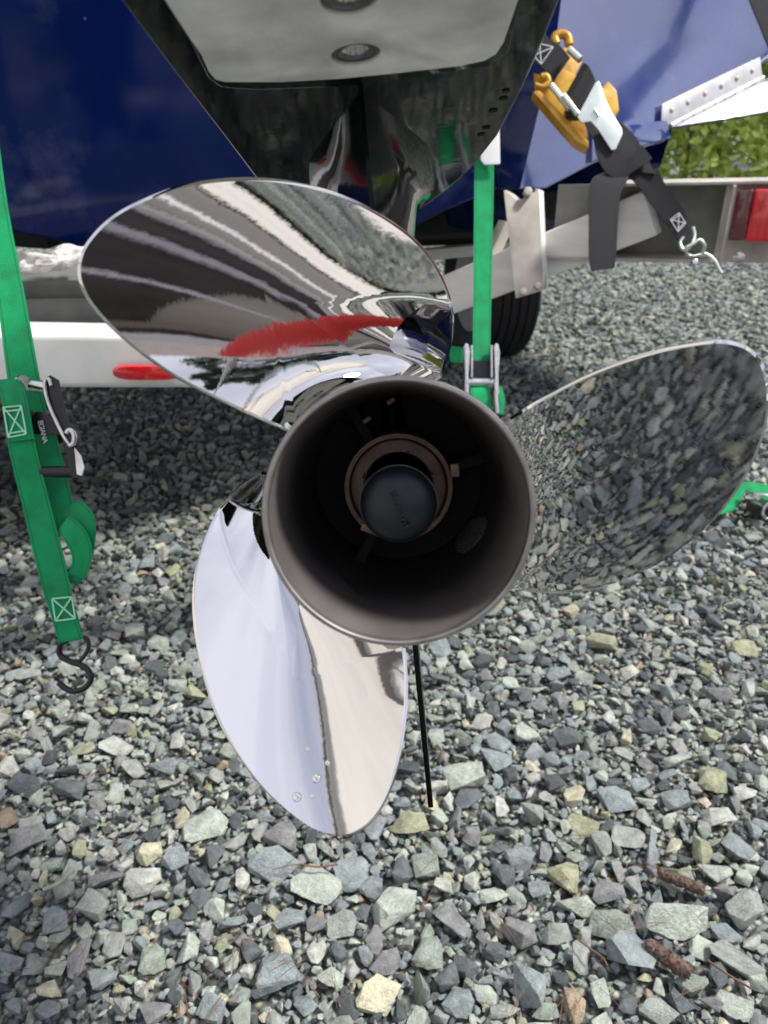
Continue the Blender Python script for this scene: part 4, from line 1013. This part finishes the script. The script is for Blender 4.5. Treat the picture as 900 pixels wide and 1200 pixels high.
# pine needles and twigs among the stones
vs = []; fs = []
for _ in range(85):
    px, py = npr.uniform(0, 900), 1200 - 420 * npr.uniform(0, 1) ** 1.5
    g = G(px, py); c = Vector((g.x, g.y, .018 + npr.uniform(0, .012))); a = npr.uniform(0, 6.28); L_ = npr.uniform(.008, .03)
    for q in range(npr.randint(1, 4)):
        aa = a + npr.uniform(-.5, .5); d = Vector((math.cos(aa), math.sin(aa), npr.uniform(-.35, .35))) * L_; s = Vector((-math.sin(aa), math.cos(aa), 0)) * .00034
        cc = c + Vector((npr.uniform(-.006, .006), npr.uniform(-.006, .006), 0)); o = len(vs)
        vs += [cc - d - s, cc - d + s, cc + s + Z * .003, cc - s + Z * .003, cc + d + s * .5, cc + d - s * .5]
        vs += [cc - d + Z * -.0007, cc + Z * .0023, cc + d - Z * .0007]
        fs += [(o, o + 1, o + 2, o + 3), (o + 3, o + 2, o + 4, o + 5), (o, o + 6, o + 7, o + 3), (o + 1, o + 2, o + 7, o + 6), (o + 3, o + 7, o + 8, o + 5), (o + 2, o + 4, o + 8, o + 7)]
nd = part('pine_needles', vs, fs, M['needle'], None, smooth=False, sharp=None); nd['kind'] = 'stuff'
def GZ(px, py, z): return hit(px, py, (0, 0, z), Vector((0, 0, 1)))
for (a, b, r, lab) in (((760, 1108), (808, 1140), .0105, 'short thick brown bark twig beside the pale green stone at lower right'),
                       ((772, 1022), (826, 1044), .0085, 'scaly brown twig lying above the pale green stone at right')):
    p0, p1 = GZ(*a, .026), GZ(*b, .026); N_ = 48; ptsl = [p0.lerp(p1, i / N_) + Vector((0, 0, .002 * math.sin(i * .5))) for i in range(N_ + 1)]
    o = tube('bark_twig', ptsl, r * .82, M['bark'], None, n=20, rfun=lambda t: .78 + .12 * noise.noise(Vector((t * 9, r * 500, 0))) + .25 * min(1, min(t, 1 - t) * 9))
    for v in o.data.vertices: v.co += Vector((noise.noise(v.co * 420), noise.noise(v.co * 420 + Vector((5, 0, 0))), noise.noise(v.co * 420 + Vector((0, 7, 0))))) * .0018
    dv = (p1 - p0).normalized(); u_ = dv.orthogonal().normalized(); w_ = dv.cross(u_); vs = []; fs = []
    for q in range(230):
        t = npr.uniform(.02, .95); an_ = npr.uniform(0, 6.28); rd = u_ * math.cos(an_) + w_ * math.sin(an_); tg = dv.cross(rd)
        c = p0.lerp(p1, t) + rd * r * npr.uniform(.70, .86); L_ = r * npr.uniform(.45, .85); hw = r * npr.uniform(.18, .32); tip_ = c + dv * L_ + rd * r * npr.uniform(.08, .30); k0 = len(vs)
        vs += [c - tg * hw, c + tg * hw, c + dv * L_ * .6 + tg * hw * .9 + rd * r * .1, tip_, c + dv * L_ * .6 - tg * hw * .9 + rd * r * .1, c - rd * r * .12]
        fs += [(k0, k0 + 1, k0 + 2, k0 + 3, k0 + 4), (k0 + 1, k0, k0 + 5), (k0 + 5, k0 + 3, k0 + 2, k0 + 1), (k0, k0 + 4, k0 + 3, k0 + 5)]
    sc_ = part('bark_scales', loc_of(o, vs), fs, M['bark'], o, smooth=False, sharp=None); sc_['kind'] = 'stuff'
    tag(o, lab, 'twig', 'bark twigs on the gravel')
for (pl_, r, m_, lab) in (([(676, 1100), (692, 1112), (706, 1122), (712, 1132)], .0011, 'needle', 'thin bent brown twig left of the large blue grey stone'),
                     ([(829, 1125), (850, 1140), (880, 1158)], .0014, 'needle', 'straight thin brown twig right of the short bark twig'),
                     ([(783, 1018), (800, 1020), (818, 1018)], .0009, 'greenneedle', 'green grass blade lying just above the scaly brown twig'),
                     ([(355, 1013), (372, 1016), (388, 1014), (396, 1013)], .0013, 'needle', 'curved pale brown twig among the blue stones below the bottom blade'),
                     ([(50, 1043), (70, 1034), (86, 1018)], .0028, 'stonepale', 'pale twisted twig at the lower left of the gravel')):
    mm = M[m_] if m_ in M else mat('bleached_twig', (.40, .42, .32), .8, 0, noise_amt=.3, scale=60)
    o = tube('thin_twig', [GZ(*q, .032) for q in pl_], r, mm, None, n=7, smooth_pts=4)
    tag(o, lab, 'twig')

#@@SURROUND
# ------------------------------------------------------------------ hedge and surroundings
def leaf_mat(name, cols):
    m = bpy.data.materials.new(name); m.use_nodes = True; t = m.node_tree; b = t.nodes['Principled BSDF']; b.inputs['Roughness'].default_value = .55
    g = t.nodes.new('ShaderNodeNewGeometry'); r = t.nodes.new('ShaderNodeValToRGB'); cr = r.color_ramp
    while len(cr.elements) < len(cols): cr.elements.new(.5)
    for i, c in enumerate(cols): cr.elements[i].position = i / (len(cols) - 1); cr.elements[i].color = (*c, 1)
    t.links.new(g.outputs['Random Per Island'], r.inputs[0]); t.links.new(r.outputs[0], b.inputs['Base Color'])
    tr_ = t.nodes.new('ShaderNodeBsdfTranslucent'); t.links.new(r.outputs[0], tr_.inputs[0]); ms = t.nodes.new('ShaderNodeMixShader'); ms.inputs[0].default_value = .4
    t.links.new(b.outputs[0], ms.inputs[1]); t.links.new(tr_.outputs[0], ms.inputs[2]); t.links.new(ms.outputs[0], t.nodes['Material Output'].inputs[0])
    return m
LM1 = leaf_mat('bright_hedge_leaves', [(.24, .32, .05), (.54, .64, .13), (.70, .76, .26), (.40, .52, .11)])
LM2 = leaf_mat('dark_conifer_foliage', [(.02, .035, .018), (.05, .075, .03), (.035, .06, .03)])
def leaves(name, m, parent, gen, n, size):
    vs = np.zeros((n * 4, 3), 'f4')
    c = gen(n); d1 = npr.normal(size=(n, 3)); d1 /= np.linalg.norm(d1, axis=1)[:, None]; d2 = npr.normal(size=(n, 3)); d2 -= (d1 * d2).sum(1)[:, None] * d1; d2 /= np.linalg.norm(d2, axis=1)[:, None]
    s = npr.uniform(.6, 1.3, (n, 1)) * size
    vs[0::4] = c - d1 * s; vs[1::4] = c + d2 * s * .5; vs[2::4] = c + d1 * s; vs[3::4] = c - d2 * s * .5
    me = bpy.data.meshes.new(name); me.vertices.add(n * 4); me.vertices.foreach_set('co', vs.ravel())
    me.loops.add(n * 4); me.loops.foreach_set('vertex_index', np.arange(n * 4, dtype='i4')); me.polygons.add(n)
    me.polygons.foreach_set('loop_start', np.arange(0, n * 4, 4, dtype='i4')); me.update(calc_edges=True)
    return link(name, me, m, parent, False)
def hedge(name, label, x0, x1, y, h, n, m, dep=1.0, size=.05, ang=0, org=(0, 0)):
    e = empty(name, label, 'hedge', Matrix.Translation((org[0], org[1], 0)) @ Matrix.Rotation(ang, 4, 'Z'))
    def gen(k):
        x = npr.uniform(x0, x1, k); u = npr.uniform(0, 1, k)
        hh = h * (1 + .10 * np.sin(x * 2.3) + .07 * np.sin(x * 5.1 + 1))
        z = hh * npr.uniform(0, 1, k) ** .8; side = npr.choice([-1, 1], k)
        bulge = .5 + .14 * np.sin(x * 3.7 + z * 2) + .10 * np.sin(x * 9 + z * 7)
        return np.stack([x, y + side * dep * bulge * npr.uniform(.55, 1.0, k) * (1 - .35 * (z / h) ** 3), z], 1)
    leaves('foliage', m, e, gen, n, size)
    nt_ = max(3, int((x1 - x0) / 1.2))
    for k in range(nt_):
        xx = x0 + (k + .5) * (x1 - x0) / nt_
        tube('trunk', [(xx, y, -.05), (xx + .05, y + .03, h * .4), (xx - .04, y, h * .8)], .04, M['bark'], e, n=7, world=False, rfun=lambda t: 1 - .6 * t)
    return e
hedge('hedge', 'bright green leafy hedge far behind the trailer at the right', -2, 10, 9.5, 3.2, 90000, LM1, 1.6, .065)
def tree(x, y, h, rad_, n=5000, label='', m=LM2):
    e = empty('conifer_tree', label, 'tree', Matrix.Translation((x, y, 0)), group='dark conifers around the yard')
    def gen(k):
        z = npr.uniform(.12, 1, k); r = rad_ * (1 - z) ** .8 * npr.uniform(.3, 1, k) ** .5 * (1 + .25 * np.sin(z * 40)); a = npr.uniform(0, 6.28, k)
        return np.stack([r * np.cos(a), r * np.sin(a), z * h - .1 * r], 1)
    leaves('crown', m, e, gen, n, .16)
    tube('trunk', [(0, 0, -.1), (0, 0, h * .9)], .16, M['bark'], e, n=8, world=False, rfun=lambda t: 1 - .8 * t)
for i, (x, y, h, r_) in enumerate([(-9, 16, 11, 2.6), (-16, 13, 13, 3), (14, 20, 12, 3), (19, 12, 10, 2.6), (-14, -9, 12, 3), (-7, -15, 11, 2.8), (1, -18, 12, 3), (22, -14, 12, 3), (26, -2, 13, 3.2), (-18, 2, 12, 3)]):
    tree(x, y, h, r_, label='dark conifer at the edge of the yard, seen only as a reflection')
# house to the right behind the photographer, mirrored in the upper blade

HR = math.atan2(-.8, -.6); HM = Matrix.Translation((8.2, -6.6, 0)) @ Matrix.Rotation(HR, 4, 'Z')
hs = empty('house', 'low house with brown roof, cream walls and a white railed porch behind the photographer', 'house', HM)
MW = mat('cream_siding', (.62, .58, .50), .7, 0, noise_amt=.1, scale=3); MR = mat('brown_roof', (.20, .155, .145), .85, 0, noise_amt=.5, scale=9); MT = mat('pale_trim', (.55, .53, .55), .5)
MGl = mat('window_glass', (.03, .035, .04), .06, 0, coat=1); MP = mat('dark_plinth', (.12, .105, .10), .9, 0, noise_amt=.4, scale=4); MH = mat('pale_grey_siding', (.80, .77, .71), .6, 0, noise_amt=.12, scale=2)
def lbox(name, x0, x1, y0, y1, z0, z1, m, parent, bevel=0):
    vs = [(x, y, z) for x in (x0, x1) for y in (y0, y1) for z in (z0, z1)]
    return part(name, vs, [(0, 1, 3, 2), (4, 6, 7, 5), (0, 4, 5, 1), (2, 3, 7, 6), (0, 2, 6, 4), (1, 5, 7, 3)], m, parent, bevel=bevel)
lbox('plinth', -9, 9, -.02, 6, 0, .42, MP, hs); lbox('wall', -9, 9, 0, 6, .42, 2.5, MW, hs)
lbox('fascia', -9.5, 9.5, -1.42, -1.36, 2.42, 2.66, MT, hs)
part('roof', [(-9.5, -1.35, 2.5), (9.5, -1.35, 2.5), (9.5, 3, 4.2), (-9.5, 3, 4.2), (9.5, 7.3, 2.5), (-9.5, 7.3, 2.5)], [(0, 1, 2, 3), (3, 2, 4, 5), (0, 3, 5), (1, 4, 2), (0, 5, 4, 1)], MR, hs, smooth=False)
for xw in (-6.6, -4, -1.9, 2.6, 5.2, 7.3):
    f_ = lbox('window', xw - .65, xw + .65, -.06, .02, 1.1, 2.1, MT, hs); lbox('pane', xw - .56, xw + .56, -.08, -.065, 1.18, 2.02, MGl, f_)
lbox('door', -.1, .9, -.05, .02, .42, 2.3, MP, hs)
lbox('deck', -9, 9, -1.5, -.03, .28, .40, MT, hs); lbox('deck_skirt', -9, 9, -1.46, -1.40, 0, .27, MP, hs); lbox('railing', -9, 9, -1.48, -1.42, 1.12, 1.2, MT, hs)
for k in range(10): lbox('post', -9 + k * 2 - .05, -8.95 + k * 2 + .05, -1.40, -1.30, .40, 2.42, MT, hs)
# tall pale house at the left behind the photographer
h2 = empty('house', 'tall pale grey house at the left behind the photographer, mirrored in the lower blade', 'house', Matrix.Translation((-3.7, -3.2, 0)) @ Matrix.Rotation(math.atan2(.78, -.62), 4, 'Z'))
lbox('wall', -3.2, 3.6, 0, 5, 0, 6.6, MH, h2); lbox('gutter', -3.3, 3.7, -.12, -.03, 6.54, 6.58, mat('grey_gutter', (.3, .3, .3)), h2)
part('roof', [(-3.3, -.03, 6.6), (3.7, -.03, 6.6), (3.7, 2.5, 7.8), (-3.3, 2.5, 7.8), (3.7, 5.1, 6.6), (-3.3, 5.1, 6.6)], [(0, 1, 2, 3), (3, 2, 4, 5), (0, 3, 5), (1, 4, 2), (0, 5, 4, 1)], mat('grey_roof', (.58, .58, .60), .8, 0, noise_amt=.3, scale=5), h2, smooth=False)
lbox('corner_trim', -3.26, -3.1, -.05, .1, 0, 6.5, MP, h2); lbox('downpipe', 1.1, 1.2, -.1, 0, 0, 6.5, MP, h2); lbox('belt_trim', -3.2, 3.6, -.04, 0, 2.7, 2.9, MT, h2)
f_ = lbox('window', -1.6, -.2, -.06, .02, 3.5, 4.7, MT, h2); lbox('pane', -1.5, -.3, -.08, -.065, 3.6, 4.6, MGl, f_)
# strips of drive between the gravel and the house
MA = mat('asphalt', (.13, .125, .12), .9, 0, noise_amt=.4, scale=8); MC = mat('concrete_path', (.55, .53, .49), .85, 0, noise_amt=.2, scale=6)
def strip(name, y0, y1, m, z):
    vs = [HM @ Vector(q) for q in ((-25, y0, z), (25, y0 - .4, z), (25, y1, z), (-25, y1, z))]
    struct(part(name, vs, [(0, 1, 2, 3)], m, None, smooth=False, sharp=None))
strip('road', -5.4, -3.0, MA, .030); strip('path', -6.3, -5.75, MC, .034); strip('path', -2.7, -1.8, MC, .034); strip('road_line', -4.2, -4.05, MT, .036); strip('path', -8.1, -7.7, MC, .034)
# added umbrella, unseen: pole mirrored in the upper blade, canopy shades the mirrored gravel
um = empty('added_umbrella', 'pale open umbrella on a leaning red pole, added unseen to shade mirrored ground', 'umbrella', loc=(1.15, -.92, 0))
mr_ = mat('red_pole', (.62, .03, .025), .5, 0); mcl = mat('pale_canvas', (.62, .60, .56), .85, 0, noise_amt=.1, scale=8)
lathe('base', [(0, .0), (.17, 0), (.18, .03), (.17, .06), (.05, .08), (.045, .15), (0, .15)], M['rubber'], um, n=40)
tube('pole', [(0, 0, .02), (.05, .13, .31), (.14, .29, .89), (.24, .28, 1.25)], .024, mr_, um, n=12, smooth_pts=5, world=False)
tube('upper_pole', [(.24, .28, 1.24), (.25, .35, 1.6), (.24, .44, 2.15)], .006, M['steel_dull'], um, n=10, smooth_pts=5, world=False)
t_ = mcl.node_tree; ts_ = t_.nodes.new('ShaderNodeBsdfTranslucent'); ts_.inputs[0].default_value = (.88, .86, .82, 1); ms_ = t_.nodes.new('ShaderNodeMixShader'); ms_.inputs[0].default_value = .8
t_.links.new(t_.nodes['Principled BSDF'].outputs[0], ms_.inputs[1]); t_.links.new(ts_.outputs[0], ms_.inputs[2]); t_.links.new(ms_.outputs[0], t_.nodes['Material Output'].inputs[0])
vs = []; fs = []
for r_, z_ in ((.02, 2.20), (.20, 2.15), (.36, 2.08), (.48, 2.00)):
    for k in range(32):
        a = 2 * math.pi * k / 32; sag = 1 - .05 * abs(math.sin(4 * a)) * (r_ / .48)
        vs.append((.24 + r_ * sag * math.cos(a), .45 + r_ * sag * math.sin(a), z_ - .03 * abs(math.sin(4 * a)) * r_))
for q in range(3):
    for k in range(32): fs.append((q * 32 + k, q * 32 + (k + 1) % 32, q * 32 + 32 + (k + 1) % 32, q * 32 + 32 + k))
cn_ = part('shade_canopy', vs, fs, mcl, um, sharp=50); sm_ = cn_.modifiers.new('s', 'SOLIDIFY'); sm_.thickness = .003
for k in range(8):
    a = 2 * math.pi * k / 8; tube('rib', [(.24, .45, 2.17), (.24 + .35 * math.cos(a), .45 + .35 * math.sin(a), 2.10), (.24 + .47 * math.cos(a), .45 + .47 * math.sin(a), 1.995)], .004, M['steel_dull'], um, n=6, world=False)
po = empty('silhouette_post', 'dark leaning post with two boxes, added unseen for its reflection on the blue hull', 'post', loc=(5.6, .2, 0))  # added out of view to put a dark silhouette on the side panel
tube('pole', [(0, 0, 0), (0, .03, 3.3), (.02, .1, 3.75), (.1, .5, 4.3)], .085, MP, po, n=12, smooth_pts=5, world=False)
rbox('post_box', (5.6, .28, 3.42), (X * .3, Y * .42, Z * .42), MP, po, bevel=.04); rbox('post_head', (5.7, .75, 4.42), (X * .4, Y * .55, Z * .42), MP, po, bevel=.08)
# water drops on the lower blade
MWt = bpy.data.materials.new('water'); MWt.use_nodes = True; b_ = MWt.node_tree.nodes['Principled BSDF']; b_.inputs['Transmission Weight'].default_value = 1; b_.inputs['Roughness'].default_value = 0; b_.inputs['IOR'].default_value = 1.33; b_.inputs['Base Color'].default_value = (1, 1, 1, 1)
for px, py, rr_ in ((348, 934, 6), (371, 912, 6), (384, 894, 3.6), (361, 878, 3), (366, 933, 3)):
    x, y = unproject(px, py, rad(243)); z = surf(x, y, rad(243)); e_ = 1e-4
    nn = Vector((-(surf(x + e_, y, rad(243)) - z) / e_, -(surf(x, y + e_, rad(243)) - z) / e_, 1)).normalized(); q = rr_ / 900 * .37
    lathe('water_drop', [(q, -.0002), (q * .96, q * .12), (q * .8, q * .3), (q * .5, q * .42), (0, q * .46)], MWt, prop, n=20, mtx=Matrix.Translation((x, y, z)) @ nn.to_track_quat('Z', 'Y').to_matrix().to_4x4(), sharp=80)
